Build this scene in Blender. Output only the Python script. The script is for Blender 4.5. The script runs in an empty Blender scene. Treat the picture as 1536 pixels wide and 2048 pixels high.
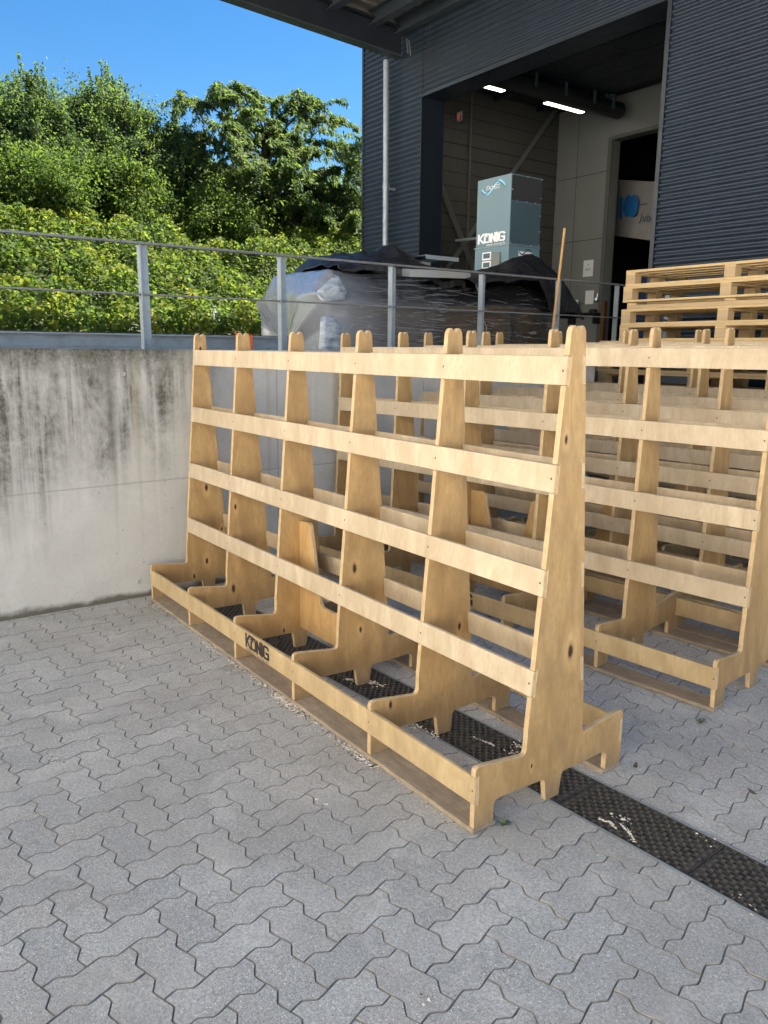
import bpy, bmesh, math, random
import numpy as np
from mathutils import Vector, Matrix
random.seed(7); rng = np.random.default_rng(11)
S = bpy.context.scene
COL = S.collection
# ------------------------------------------------------------------ camera
yaw, pitch, roll, F = -0.6289, 0.2026, 0.0104, 1582.12
f = Vector((-math.cos(yaw)*math.cos(pitch), -math.sin(yaw)*math.cos(pitch), -math.sin(pitch)))
r = f.cross(Vector((0, 0, 1))).normalized(); u = r.cross(f)
c_, s_ = math.cos(roll), math.sin(roll)
R_, U_ = c_*r+s_*u, -s_*r+c_*u
cam = bpy.data.cameras.new("camera"); co = bpy.data.objects.new("camera", cam); COL.objects.link(co)
M = Matrix((R_, U_, -f)).transposed().to_4x4(); M.translation = Vector((4.7473, -2.0256, 1.5852))
co.matrix_world = M
cam.sensor_fit = 'VERTICAL'; cam.sensor_height = 36; cam.lens = 36*F/2048
cam.clip_start = .05; cam.clip_end = 2000
S.camera = co
# ------------------------------------------------------------------ light
SUN_EL, SUN_AZ = math.radians(52), math.radians(5)      # az: from +y towards +x
w = bpy.data.worlds.new("World"); S.world = w; w.use_nodes = True
nt = w.node_tree; bg = nt.nodes['Background']
sky = nt.nodes.new('ShaderNodeTexSky'); sky.sky_type = 'NISHITA'; sky.sun_disc = False
sky.sun_elevation = SUN_EL; sky.sun_rotation = SUN_AZ
sky.air_density = 1.0; sky.dust_density = 0.05; sky.ozone_density = 2.0; sky.altitude = 200
hs = nt.nodes.new('ShaderNodeHueSaturation'); hs.inputs['Saturation'].default_value = 1.35; nt.links.new(sky.outputs[0], hs.inputs['Color']); nt.links.new(hs.outputs[0], bg.inputs[0]); bg.inputs[1].default_value = 0.05; bg.inputs[1].default_value *= .76
sl = bpy.data.lights.new("sun", 'SUN'); sl.energy = 5.0; sl.angle = math.radians(.55); sl.color = (1, .95, .87)
so = bpy.data.objects.new("sun", sl); COL.objects.link(so)
sd = Vector((math.sin(SUN_AZ)*math.cos(SUN_EL), math.cos(SUN_AZ)*math.cos(SUN_EL), math.sin(SUN_EL)))
so.rotation_euler = sd.to_track_quat('Z', 'Y').to_euler(); so.location = (0, 0, 30)
S.view_settings.view_transform = 'Standard'; S.view_settings.look = 'None'
S.view_settings.exposure = 2.35; S.view_settings.gamma = 1
# ------------------------------------------------------------------ helpers
def tag(o, label=None, cat=None, group=None, kind=None):
    if label: o['label'] = label
    if cat: o['category'] = cat
    if group: o['group'] = group
    if kind: o['kind'] = kind
    return o
class MB:
    def __init__(s): s.v = []; s.f = []; s.m = []
    def face(s, pts, m=0):
        b = len(s.v); s.v += [tuple(p) for p in pts]; s.f.append(tuple(range(b, b+len(pts)))); s.m.append(m)
    def box(s, a, b, m=0, rot=None):
        (x0, y0, z0), (x1, y1, z1) = a, b
        b0 = len(s.v)
        P = [(x0,y0,z0),(x1,y0,z0),(x1,y1,z0),(x0,y1,z0),(x0,y0,z1),(x1,y0,z1),(x1,y1,z1),(x0,y1,z1)]
        if rot: P = [tuple(rot @ Vector(p)) for p in P]
        s.v += P
        for q in ((0,3,2,1),(4,5,6,7),(0,1,5,4),(1,2,6,5),(2,3,7,6),(3,0,4,7)):
            s.f.append(tuple(b0+i for i in q)); s.m.append(m)
        return s
    def prism(s, poly, axis, a, b, m=0, medge=None):   # poly ccw seen from +axis
        n = len(poly); b0 = len(s.v)
        def P(q, t):
            if axis == 0: return (t, q[0], q[1])
            if axis == 1: return (q[0], t, q[1])
            return (q[0], q[1], t)
        s.v += [P(q, a) for q in poly]+[P(q, b) for q in poly]
        s.f.append(tuple(b0+i for i in reversed(range(n)))); s.m.append(m)
        s.f.append(tuple(b0+n+i for i in range(n))); s.m.append(m)
        for i in range(n):
            j = (i+1) % n
            s.f.append((b0+i, b0+j, b0+n+j, b0+n+i)); s.m.append(m if medge is None else medge)
        return s
    def tube(s, pts, rad, n=8, m=0, cap=True):
        pts = [Vector(p) for p in pts]; b0 = len(s.v)
        rr = rad if hasattr(rad, '__len__') else [rad]*len(pts)
        for i, p in enumerate(pts):
            d = (pts[min(i+1, len(pts)-1)]-pts[max(i-1, 0)]).normalized()
            a = d.cross(Vector((0, 0, 1)) if abs(d.z) < .95 else Vector((1, 0, 0))).normalized(); b = d.cross(a)
            for k in range(n):
                t = 2*math.pi*k/n; s.v.append(tuple(p+(math.cos(t)*a+math.sin(t)*b)*float(rr[i])))
        for i in range(len(pts)-1):
            for k in range(n):
                k2 = (k+1) % n
                s.f.append((b0+i*n+k, b0+i*n+k2, b0+(i+1)*n+k2, b0+(i+1)*n+k)); s.m.append(m)
        if cap:
            s.f.append(tuple(b0+k for k in range(n))[::-1]); s.m.append(m)
            s.f.append(tuple(b0+(len(pts)-1)*n+k for k in range(n))); s.m.append(m)
        return s
    def grid(s, G, m=0, closed=False):
        b0 = len(s.v); nr = len(G); nc = len(G[0])
        for row in G: s.v += [tuple(p) for p in row]
        for i in range(nr-1):
            for j in range(nc if closed else nc-1):
                k = (j+1) % nc
                s.f.append((b0+i*nc+j, b0+i*nc+k, b0+(i+1)*nc+k, b0+(i+1)*nc+j)); s.m.append(m)
        return s
    def mesh(s, name, mats, smooth=False, recalc=False):
        me = bpy.data.meshes.new(name); me.from_pydata(s.v, [], s.f)
        for mt in (mats if isinstance(mats, (list, tuple)) else [mats]): me.materials.append(mt)
        me.polygons.foreach_set('material_index', s.m)
        if smooth: me.polygons.foreach_set('use_smooth', [True]*len(s.f))
        if recalc:
            bm = bmesh.new(); bm.from_mesh(me); bmesh.ops.recalc_face_normals(bm, faces=bm.faces); bm.to_mesh(me); bm.free()
        me.update(); return me
    def obj(s, name, mats, parent=None, smooth=False, recalc=True, bevel=0, loc=None):
        o = bpy.data.objects.new(name, s.mesh(name, mats, smooth, recalc)); COL.objects.link(o)
        if parent: o.parent = parent
        if loc: o.location = loc
        if bevel:
            md = o.modifiers.new('bevel', 'BEVEL'); md.width = bevel; md.segments = 1; md.limit_method = 'ANGLE'; md.angle_limit = math.radians(50)
        return o
def empty(name, loc, label=None, cat=None, group=None, rz=0):
    o = bpy.data.objects.new(name, None); COL.objects.link(o); o.location = loc; o.rotation_euler.z = rz
    o.empty_display_size = .1
    return tag(o, label, cat, group)
def copy_tree(o, parent=None):
    c = o.copy(); COL.objects.link(c); c.parent = parent
    for ch in o.children: copy_tree(ch, c)
    return c
# ------------------------------------------------------------------ materials
def mat(name, col=(.5,.5,.5), rough=.6, metal=0, spec=.5):
    m = bpy.data.materials.new(name); m.use_nodes = True
    b = m.node_tree.nodes['Principled BSDF']
    b.inputs['Base Color'].default_value = (*col, 1); b.inputs['Roughness'].default_value = rough
    b.inputs['Metallic'].default_value = metal; b.inputs['Specular IOR Level'].default_value = spec
    return m
class NG:
    def __init__(s, m): s.t = m.node_tree; s.b = s.t.nodes['Principled BSDF']
    def n(s, typ, **k):
        nd = s.t.nodes.new('ShaderNode'+typ)
        for a, v in k.items(): setattr(nd, a, v)
        return nd
    def l(s, a, b): s.t.links.new(a, b)
    def coord(s, kind='Object', scale=(1,1,1), rnd=False, rot=(0,0,0)):
        tc = s.n('TexCoord'); mp = s.n('Mapping'); mp.inputs['Scale'].default_value = scale; mp.inputs['Rotation'].default_value = rot
        src = tc.outputs[kind]
        if rnd:
            oi = s.n('ObjectInfo'); mm = s.n('Math', operation='MULTIPLY'); mm.inputs[1].default_value = 37.3
            s.l(oi.outputs['Random'], mm.inputs[0]); va = s.n('VectorMath', operation='ADD')
            s.l(src, va.inputs[0]); s.l(mm.outputs[0], va.inputs[1]); src = va.outputs[0]
        s.l(src, mp.inputs[0]); return mp.outputs[0]
    def noise(s, vec, sc, det=4, rough=.55, dist=0, dim='3D'):
        nd = s.n('TexNoise', noise_dimensions=dim); nd.inputs['Scale'].default_value = sc; nd.inputs['Detail'].default_value = det
        nd.inputs['Roughness'].default_value = rough; nd.inputs['Distortion'].default_value = dist
        s.l(vec, nd.inputs['Vector']); return nd.outputs[0]
    def ramp(s, fac, stops):
        nd = s.n('ValToRGB'); e = nd.color_ramp.elements
        while len(e) < len(stops): e.new(.5)
        for el, (p, c) in zip(e, stops):
            el.position = p; el.color = (*c, 1) if hasattr(c, '__len__') else (c, c, c, 1)
        s.l(fac, nd.inputs[0]); return nd.outputs[0]
    def mix(s, fac, a, b, mode='MIX'):
        nd = s.n('Mix', data_type='RGBA', blend_type=mode)
        for i, v in ((0, fac), (6, a), (7, b)):
            if hasattr(v, 'links') or hasattr(v, 'is_linked'): s.l(v, nd.inputs[i])
            elif hasattr(v, '__len__'): nd.inputs[i].default_value = (*v, 1)
            else: nd.inputs[i].default_value = v
        return nd.outputs[2]
    def math(s, op, a, b=0, clamp=False):
        nd = s.n('Math', operation=op); nd.use_clamp = clamp
        for i, v in ((0, a), (1, b)):
            if hasattr(v, 'is_linked'): s.l(v, nd.inputs[i])
            else: nd.inputs[i].default_value = v
        return nd.outputs[0]
    def bump(s, h, strength=.3, dist=.01):
        nd = s.n('Bump'); nd.inputs['Strength'].default_value = strength; nd.inputs['Distance'].default_value = dist
        s.l(h, nd.inputs['Height']); s.l(nd.outputs[0], s.b.inputs['Normal'])
    def col(s, c): s.l(c, s.b.inputs['Base Color'])
    def rough(s, c): s.l(c, s.b.inputs['Roughness'])

def ply(name, c0, c1, dark, grain=(30, 2.2, 2.2), stretch=(1,1,.26), knots=(), knotdens=True, soil=0.):
    """birch / pine plywood face; stretch is along the veneer's grain"""
    m = mat(name, c0, .55, spec=.35); g = NG(m)
    v = g.coord('Object', stretch, rnd=True)
    n1 = g.noise(v, 11, 7, .66, 1.3); n2 = g.noise(v, 95, 4, .65, .4)
    base = g.mix(g.ramp(n1, [(.32, 0), (.68, 1)]), c0, c1)
    v2 = g.coord('Object', (1, 1, 1), rnd=True)
    big = g.noise(v2, 2.3, 4, .6, .8)
    base = g.mix(g.math('MULTIPLY', g.ramp(big, [(.40, 0), (.75, 1)]), .5), base, dark)
    base = g.mix(g.math('MULTIPLY', g.ramp(n2, [(.42, 0), (.72, 1)]), .45), base, dark)
    # flame figure
    wv = g.n('TexWave', wave_type='BANDS', bands_direction='DIAGONAL'); wv.inputs['Scale'].default_value = 3.2; wv.inputs['Distortion'].default_value = 9
    wv.inputs['Detail'].default_value = 3; wv.inputs['Detail Scale'].default_value = 1.4; g.l(v, wv.inputs[0])
    base = g.mix(g.math('MULTIPLY', g.ramp(wv.outputs[1], [(.45, 0), (.95, 1)]), .30), base, dark)
    # pale patches
    pp = g.noise(v, 4.5, 4, .6, 1.2)
    base = g.mix(g.math('MULTIPLY', g.ramp(pp, [(.54, 0), (.74, 1)]), .4), base, tuple(min(1, x*1.28) for x in c0))
    if knotdens:
        vo = g.n('TexVoronoi'); vo.inputs['Scale'].default_value = 4.5; g.l(g.coord('Object', (1, 1, .55), rnd=True), vo.inputs[0])
        sel = g.ramp(vo.outputs['Color'], [(.80, 0), (.81, 1)])
        k = g.ramp(vo.outputs['Distance'], [(.035, 1), (.07, 0)])
        kk = g.math('MULTIPLY', sel, k)
        base = g.mix(kk, base, (.07, .03, .015))
    tc = g.n('TexCoord'); sp = g.n('SeparateXYZ'); g.l(tc.outputs['Object'], sp.inputs[0])
    for (ky, kz, kr) in knots:
        a = g.math('DIVIDE', g.math('SUBTRACT', sp.outputs[1], ky), kr*.62); b = g.math('DIVIDE', g.math('SUBTRACT', sp.outputs[2], kz), kr*1.35)
        d = g.math('SQRT', g.math('ADD', g.math('MULTIPLY', a, a), g.math('MULTIPLY', b, b)))
        dn = g.math('ADD', d, g.math('MULTIPLY', g.math('SUBTRACT', n2, .5), 1.2))
        base = g.mix(g.ramp(g.math('DIVIDE', dn, 8), [(.1, .42), (.6, 0)]), base, tuple(min(1, x*1.45) for x in c0))
        base = g.mix(g.ramp(g.math('DIVIDE', dn, 4), [(.2, 1), (.32, .35), (.5, 0)]), base, (.05, .018, .012))
    # soiling
    if soil:
        base = g.mix(g.math('MULTIPLY', g.ramp(g.noise(v2, 9, 6, .7), [(.45, 0), (.7, 1)]), soil), base, (.12, .10, .075))
    if soil:   # splash dirt on the lowest centimetres
        lowz = g.math('SUBTRACT', g.math('ADD', .075, g.math('MULTIPLY', g.noise(v2, 12, 5, .7), .09)), sp.outputs[2])
        base = g.mix(g.math('MULTIPLY', g.math('MULTIPLY', lowz, 9, clamp=True), g.math('MULTIPLY', g.ramp(n2, [(.3, .5), (.6, 1)]), .62)), base, (.20,.17,.13))
    g.col(base)
    g.rough(g.ramp(n1, [(.2, .42), (.8, .62)]))
    g.bump(n2, .08, .002)
    return m
UP0, UP1, UPD = (.60,.392,.172), (.46,.282,.112), (.32,.185,.075)
M_rail = ply('birch_rail', (.64,.535,.385), (.52,.41,.27), (.40,.295,.18), stretch=(1,1,.3), knotdens=False)
M_lip = ply('birch_lip', (.62,.475,.27), (.50,.36,.185), (.36,.25,.125), stretch=(1,1,.3), knotdens=False, soil=.15)
UPX = 1
M_up = ply('plywood_upright', UP0, UP1, UPD, soil=.12)
M_base = ply('plywood_base', (.62,.49,.33), (.50,.38,.25), (.25,.17,.11), stretch=(.2,1,1), knotdens=False, soil=.5)
KN = {5: [(.053,.551,.017), (-.032,1.302,.009), (-.115,.164,.006)], 4: [(.067,.462,.010), (-.285,.206,.011), (-.01,1.488,.008)],
      3: [(-.054,.59,.014), (-.019,.282,.009)], 2: [(-.102,.112,.008)], 1: [(-.106,.194,.015), (-.079,.682,.010)],
      0: [(.004,.697,.013), (-.01,.212,.012), (-.101,.121,.010), (.103,.413,.008), (-.003,1.576,.009)]}
M_upk = {k: ply('plywood_knotty_%d' % k, UP0, UP1, UPD, knots=v, knotdens=False, soil=.16) for k, v in KN.items()}
def plyedge(ax=0):
    m = mat('plywood_edge', (.55,.40,.23), .65, spec=.25); g = NG(m)
    v = g.coord('Object', (1,1,1)); sp = g.n('SeparateXYZ'); g.l(v, sp.inputs[0])
    w1 = g.math('SINE', g.math('MULTIPLY', sp.outputs[ax], 2*math.pi/.0042))
    n = g.noise(g.coord('Object', (1,1,1), rnd=True), 25, 4)
    b = g.mix(g.ramp(n, [(.3, 0), (.7, 1)]), (.66,.49,.28), (.50,.35,.19))
    b = g.mix(g.math('MULTIPLY', g.ramp(w1, [(.3, 0), (.8, 1)]), .45), b, (.30,.19,.10)); g.col(b); return m
M_edge = plyedge(); M_edgey = plyedge(1)
M_screw = mat('screw_head', (.09,.07,.05), .5, .3)
M_print = mat('black_branding_ink', (.03,.022,.018), .7)
def pine(name, a, b):
    m = mat(name, a, .65, spec=.3); g = NG(m); v = g.coord('Object', (.12, 1, 1), rnd=True)
    n1 = g.noise(v, 30, 5, .6, .6); n2 = g.noise(g.coord('Object', (1,1,1), rnd=True), 3, 4)
    c = g.mix(g.ramp(n1, [(.3, 0), (.7, 1)]), a, b); c = g.mix(g.math('MULTIPLY', n2, .25), c, (.3,.19,.09))
    vo = g.n('TexVoronoi'); vo.inputs['Scale'].default_value = 5; g.l(g.coord('Object', (1,.7,.7), rnd=True), vo.inputs[0])
    k = g.math('MULTIPLY', g.ramp(vo.outputs['Color'], [(.6, 0), (.61, 1)]), g.ramp(vo.outputs['Distance'], [(.05, 1), (.1, 0)]))
    c = g.mix(k, c, (.16,.07,.03))
    oi = g.n('ObjectInfo'); c = g.mix(g.math('MULTIPLY', oi.outputs['Random'], .35), c, (.46,.34,.20)); g.col(c); return m
M_pine = pine('pallet_pine', (.74,.56,.30), (.60,.42,.20)); M_block = pine('pallet_block', (.58,.43,.25), (.50,.36,.20))
def paving():
    m = mat('concrete_paving', (.3,.3,.3), .85, spec=.25); g = NG(m)
    at = g.n('Attribute', attribute_name='tint'); v = g.coord('Object')
    base = g.ramp(at.outputs['Fac'], [(0, (.46,.45,.40)), (.25, (.54,.52,.45)), (.5, (.575,.53,.445)), (.75, (.49,.475,.415)), (1, (.65,.625,.54))])
    n1 = g.noise(v, 260, 3, .8); sp1 = g.ramp(n1, [(.40, 0), (.5, .5), (.60, 1)])
    base = g.mix(sp1, g.mix(.42, base, (.12,.118,.11)), g.mix(.5, base, (.84,.82,.76)))
    vo = g.n('TexVoronoi'); vo.inputs['Scale'].default_value = 130; g.l(v, vo.inputs[0])
    k = g.math('MULTIPLY', g.ramp(vo.outputs['Color'], [(.72, 0), (.74, 1)]), g.ramp(vo.outputs['Distance'], [(.2, 1), (.34, 0)]))
    base = g.mix(g.math('MULTIPLY', k, .9), base, (.95,.94,.88))
    k2 = g.math('MULTIPLY', g.ramp(vo.outputs['Color'], [(.25, 1), (.27, 0)]), g.ramp(vo.outputs['Distance'], [(.2, 1), (.34, 0)]))
    base = g.mix(g.math('MULTIPLY', k2, .7), base, (.09,.085,.08))
    b2 = g.noise(v, 1.1, 5, .62, .5)
    base = g.mix(g.math('MULTIPLY', g.ramp(b2, [(.44, 0), (.68, 1)]), .5), base, (.37,.33,.27))
    b3 = g.noise(v, 3.1, 4, .6, .8)
    base = g.mix(g.math('MULTIPLY', g.ramp(b3, [(.50, 0), (.68, 1)]), .5), base, (.72,.69,.61))
    b5 = g.noise(v, 14, 6, .75, .6); base = g.mix(g.math('MULTIPLY', g.ramp(b5, [(.5, 0), (.7, 1)]), .28), base, (.26,.25,.22)); b4 = g.noise(v, 6.5, 5, .7, 1)
    base = g.mix(g.math('MULTIPLY', g.ramp(b4, [(.68, 0), (.76, 1)]), .5), base, (.30,.22,.15))
    mid = g.noise(v, 95, 4, .75); base = g.mix(g.math('MULTIPLY', g.ramp(mid, [(.42, 1), (.56, 0)]), .34), base, (.17,.165,.155)); g.col(base); g.bump(n1, .8, .0015); return m
M_pave = paving()
def simple_noise(name, a, b, sc, rough=.8, bump=.3, bd=.004, det=6, metal=0, spec=.4, stretch=(1,1,1)):
    m = mat(name, a, rough, metal, spec); g = NG(m); v = g.coord('Object', stretch)
    n = g.noise(v, sc, det, .62, .3); g.col(g.mix(g.ramp(n, [(.3, 0), (.7, 1)]), a, b)); g.bump(n, bump, bd); return m
M_joint = simple_noise('joint_sand', (.08,.068,.054), (.16,.135,.105), 40)
M_sidedirt = simple_noise('joint_dirt', (.19,.175,.15), (.36,.335,.29), 22); M_asph = simple_noise('ground_dirt', (.34,.32,.28), (.42,.40,.36), 3); M_yard = simple_noise('pale_yard', (.42,.40,.36), (.5,.48,.44), 2)
def concrete():
    m = mat('stained_concrete', (.5,.5,.48), .85, spec=.25); g = NG(m)
    tc = g.n('TexCoord'); sp = g.n('SeparateXYZ'); g.l(tc.outputs['Object'], sp.inputs[0]); z = sp.outputs[2]; y = sp.outputs[1]
    v = g.coord('Object'); vs = g.coord('Object', (1, 1, .09)); vs2 = g.coord('Object', (1, 1, .035))
    base = g.mix(g.ramp(g.noise(v, 2.2, 6, .62, .6), [(.3, 0), (.7, 1)]), (.50,.49,.455), (.62,.61,.57))
    base = g.mix(g.math('MULTIPLY', g.ramp(g.noise(v, 34, 5, .7), [(.5, 0), (.75, 1)]), .3), base, (.38,.37,.34))
    st = g.ramp(g.noise(vs, 5.5, 5, .62, .2), [(.40, 0), (.62, 1)]); st2 = g.ramp(g.noise(vs2, 17, 4, .65), [(.42, 0), (.65, 1)])
    hh = g.math('ADD', z, g.math('MULTIPLY', g.math('SUBTRACT', g.noise(vs2, 3.5, 4, .6), .5), 1.3))
    lim = g.math('MULTIPLY_ADD', y, .28); lim = g.math('MINIMUM', g.math('MULTIPLY', g.math('ADD', y, 0.05), .9), 0.0)
    # weathering is heavier towards the open left end of the wall
    up = g.ramp(g.math('DIVIDE', g.math('SUBTRACT', g.math('SUBTRACT', hh, g.math('MULTIPLY', lim, .35)), .75), .8), [(.0, 0), (.35, .35), (.75, 1)])
    gate = g.ramp(g.math('ADD', g.math('MULTIPLY', y, -1.), .5), [(.25, .12), (.7, 1)])
    blot = g.ramp(g.noise(g.coord('Object', (1,1,.45)), 3.4, 7, .68, 1.1), [(.36, .3), (.58, 1)]); fine = g.ramp(g.noise(v, 20, 6, .75), [(.35, .55), (.6, 1)])
    dk = g.math('MULTIPLY', g.math('MULTIPLY', g.math('MULTIPLY', up, gate), g.math('MULTIPLY', blot, fine)), g.math('ADD', .12, g.math('MAXIMUM', g.math('MULTIPLY', st, 1.1), g.math('MULTIPLY', st2, .9))), clamp=True)
    base = g.mix(g.math('MULTIPLY', dk, 1.15, clamp=True), base, (.10,.095,.08))
    # long dark runs
    base = g.mix(g.math('MULTIPLY', g.math('MULTIPLY', g.ramp(g.noise(vs2, 6.3, 3, .5), [(.6, 0), (.72, 1)]), gate), g.ramp(z, [(.25, 0), (1.2, .6)])), base, (.13,.13,.125))
    # ochre runs
    base = g.mix(g.math('MULTIPLY', g.ramp(g.noise(vs2, 9, 2, .5), [(.63, 0), (.72, 1)]), .3), base, (.36,.31,.2))
    # white lime runs
    base = g.mix(g.math('MULTIPLY', g.ramp(g.noise(vs2, 13, 3, .6), [(.62, 0), (.75, 1)]), .25), base, (.74,.74,.72))
    # mossy crumbly rim
    rim = g.ramp(g.math('ADD', z, g.math('MULTIPLY', g.math('SUBTRACT', g.noise(v, 14, 6, .7), .5), .28)), [(.0, 0), (1, 0)])
    rz = g.math('ADD', z, g.math('MULTIPLY', g.math('SUBTRACT', g.noise(v, 11, 6, .75), .5), .3))
    rm = g.math('MULTIPLY', g.math('MULTIPLY', g.math('SUBTRACT', rz, 1.40), 6, clamp=True), gate)
    base = g.mix(g.math('MULTIPLY', rm, .85), base, g.mix(g.ramp(g.noise(v, 60, 3), [(.4, 0), (.6, 1)]), (.055,.05,.038), (.15,.14,.105)))
    # ragged darker band along the foot
    fz = g.math('ADD', z, g.math('MULTIPLY', g.math('SUBTRACT', g.noise(v, 4.5, 5, .6), .5), .14))
    base = g.mix(g.math('MULTIPLY', g.math('SUBTRACT', .055, fz), 28, clamp=True), base, (.15,.14,.115))
    # formwork joints
    jz = g.ramp(g.math('ABSOLUTE', g.math('SUBTRACT', z, g.math('ADD', .752, g.math('MULTIPLY', y, .012)))), [(.0015, 1), (.0055, 0)])
    jy = g.ramp(g.math('ABSOLUTE', g.math('SUBTRACT', y, .609)), [(.002, 1), (.007, 0)])
    jy2 = g.ramp(g.math('ABSOLUTE', g.math('SUBTRACT', y, 2.97)), [(.002, 1), (.007, 0)])
    base = g.mix(g.math('MULTIPLY', g.math('MAXIMUM', g.math('MAXIMUM', jz, jy), jy2), .6), base, (.24,.23,.21))
    # pores
    vo = g.n('TexVoronoi'); vo.inputs['Scale'].default_value = 24; g.l(v, vo.inputs[0])
    po = g.math('MULTIPLY', g.ramp(vo.outputs['Color'], [(.68, 0), (.7, 1)]), g.ramp(vo.outputs['Distance'], [(.05, 1), (.12, 0)]))
    base = g.mix(g.math('MULTIPLY', po, .8), base, (.16,.155,.14))
    g.col(base)
    h = g.math('ADD', g.math('MULTIPLY', g.noise(v, 45, 6, .7), g.math('ADD', g.math('MULTIPLY', rm, 2.5), .35)), g.math('MULTIPLY', po, -.8))
    g.bump(h, .5, .006); return m
M_conc = concrete()
def galv():
    m = mat('galvanised_steel', (.40,.44,.47), .5, .55); g = NG(m); v = g.coord('Object')
    vo = g.n('TexVoronoi'); vo.inputs['Scale'].default_value = 90; g.l(v, vo.inputs[0])
    n = g.noise(v, 12, 5, .6)
    c = g.mix(g.math('MULTIPLY', vo.outputs['Color'], .35), (.30,.345,.385), (.43,.47,.50)); c = g.mix(g.math('MULTIPLY', g.ramp(n, [(.5, 0), (.75, 1)]), .4), c, (.19,.215,.235))
    g.col(c); g.rough(g.ramp(n, [(.3, .42), (.7, .62)])); return m
M_galv = galv()
M_darksteel = simple_noise('weathered_rail_steel', (.15,.155,.16), (.23,.235,.235), 14, .6, .15, .002, metal=.4)
def grate():
    m = mat('black_cast_grate', (.03,.03,.03), .55, .2); g = NG(m); v = g.coord('Object')
    n = g.noise(v, 22, 5, .7); c = g.mix(g.ramp(n, [(.35, 0), (.7, 1)]), (.040,.038,.036), (.10,.092,.080)); g.col(c); g.bump(g.noise(v, 300, 2), .3, .001); return m
M_grate = grate()
M_knob = mat('worn_grate_knobs', (.115,.105,.092), .6, .1); M_trough = mat('drain_trough', (.012,.011,.010), .9)
def paint(name, a, rough=.45, var=.12, spec=.5):
    m = mat(name, a, rough, 0, spec); g = NG(m); v = g.coord('Object', (1,1,.4)); n = g.noise(v, 1.7, 5, .6, .5)
    g.col(g.mix(g.ramp(n, [(.3, 0), (.7, 1)]), tuple(x*(1-var) for x in a), tuple(min(1, x*(1+var)) for x in a)))
    n2 = g.noise(v, 9, 4, .6); g.rough(g.ramp(n2, [(.3, max(.05, rough-.07)), (.7, rough+.09)])); return m
M_clad = paint('anthracite_cladding', (.017,.027,.044), .42, .14)
M_trim = paint('dark_blue_trim', (.010,.016,.026), .4)
M_beam = paint('dark_steel_beam', (.013,.018,.026), .5)
M_beamlow = paint('grey_steel_lit', (.045,.055,.068), .5)  # beam steel lightened: bluish light on the lower flange put into the colour
M_deck = simple_noise('galvanised_roof_deck', (.20,.19,.17), (.28,.26,.24), 5, .5, .05, .002, metal=.4)
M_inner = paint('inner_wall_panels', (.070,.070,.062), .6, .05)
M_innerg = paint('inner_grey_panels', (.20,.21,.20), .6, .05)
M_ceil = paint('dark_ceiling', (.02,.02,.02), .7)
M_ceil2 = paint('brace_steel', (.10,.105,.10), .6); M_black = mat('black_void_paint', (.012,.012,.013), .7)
M_floor = simple_noise('hall_floor', (.24,.24,.23), (.32,.32,.31), 3, .6, .1)
M_mach = paint('grey_green_machine_paint', (.135,.225,.265), .35, .03)
M_machd = paint('machine_paint_shaded', (.06,.10,.12), .4, .03)  # darker copy of the machine paint, shade of the cabinet's right side included
M_white = mat('white_print', (.85,.86,.87), .5); M_paper = mat('white_paper', (.78,.79,.80), .7)
M_blue = mat('light_blue_print', (.25,.66,.85), .4); M_navy = mat('navy_print', (.03,.05,.12), .5)
M_bblue = mat('banner_blue', (.012,.16,.48), .6); M_banner = simple_noise('banner_cloth', (.26,.25,.235), (.32,.31,.295), 3, .8, .1)
M_dark = mat('dark_plastic', (.02,.02,.022), .45); M_red = mat('red_plastic', (.16,.015,.01), .5)
M_orange = mat('orange_strap', (.75,.14,.02), .6); M_handle = pine('broom_handle_wood', (.52,.32,.13), (.42,.25,.09))
M_zinc = mat('sheet_metal', (.60,.66,.70), .32, .85)
def emis(name, col, st):
    m = mat(name, col); b = m.node_tree.nodes['Principled BSDF']; b.inputs['Emission Color'].default_value = (*col, 1); b.inputs['Emission Strength'].default_value = st; return m
M_lamp = emis('lit_tube', (1, .93, .82), 2.4)
def film():
    m = mat('stretch_film', (.03,.03,.034), .15, 0, 1.0); g = NG(m)
    n0 = g.noise(g.coord('Object', (1, .10, 1.0), rot=(.22, 0, 0)), 38, 5, .7, .5); n1 = g.noise(g.coord('Object', (1, .12, 1.2), rot=(-.35, 0, 0)), 30, 4, .7, .3)
    mx = g.math('MAXIMUM', n0, n1); st = g.ramp(mx, [(.60, 0), (.74, 1)])
    w_ = g.noise(g.coord('Object', (1,1,1)), 2.1, 4, .6)
    tc = g.n('TexCoord'); sp = g.n('SeparateXYZ'); g.l(tc.outputs['Object'], sp.inputs[0])
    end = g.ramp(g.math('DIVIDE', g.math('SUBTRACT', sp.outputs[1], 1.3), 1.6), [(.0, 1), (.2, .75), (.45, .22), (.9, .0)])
    basec = g.mix(end, (.022,.021,.022), (.30,.315,.35))  # clear film end, its pale bluish tone painting in the sky's reflection
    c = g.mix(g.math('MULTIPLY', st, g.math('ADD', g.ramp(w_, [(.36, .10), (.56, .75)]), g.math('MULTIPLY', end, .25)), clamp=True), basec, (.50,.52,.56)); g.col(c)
    g.bump(g.math('ADD', mx, g.math('MULTIPLY', g.noise(g.coord('Object', (1,.3,1)), 5, 3, .5), 1.2)), .4, .015)
    g.b.inputs['Coat Weight'].default_value = 1.0; g.b.inputs['Coat Roughness'].default_value = .12; return m
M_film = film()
def tarpm():
    m = mat('black_tarp', (.012,.012,.014), .42, 0, .5); g = NG(m); n = g.noise(g.coord('Object'), 7, 5, .6, .8); g.bump(n, .6, .03); return m
M_tarp = tarpm()
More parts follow.
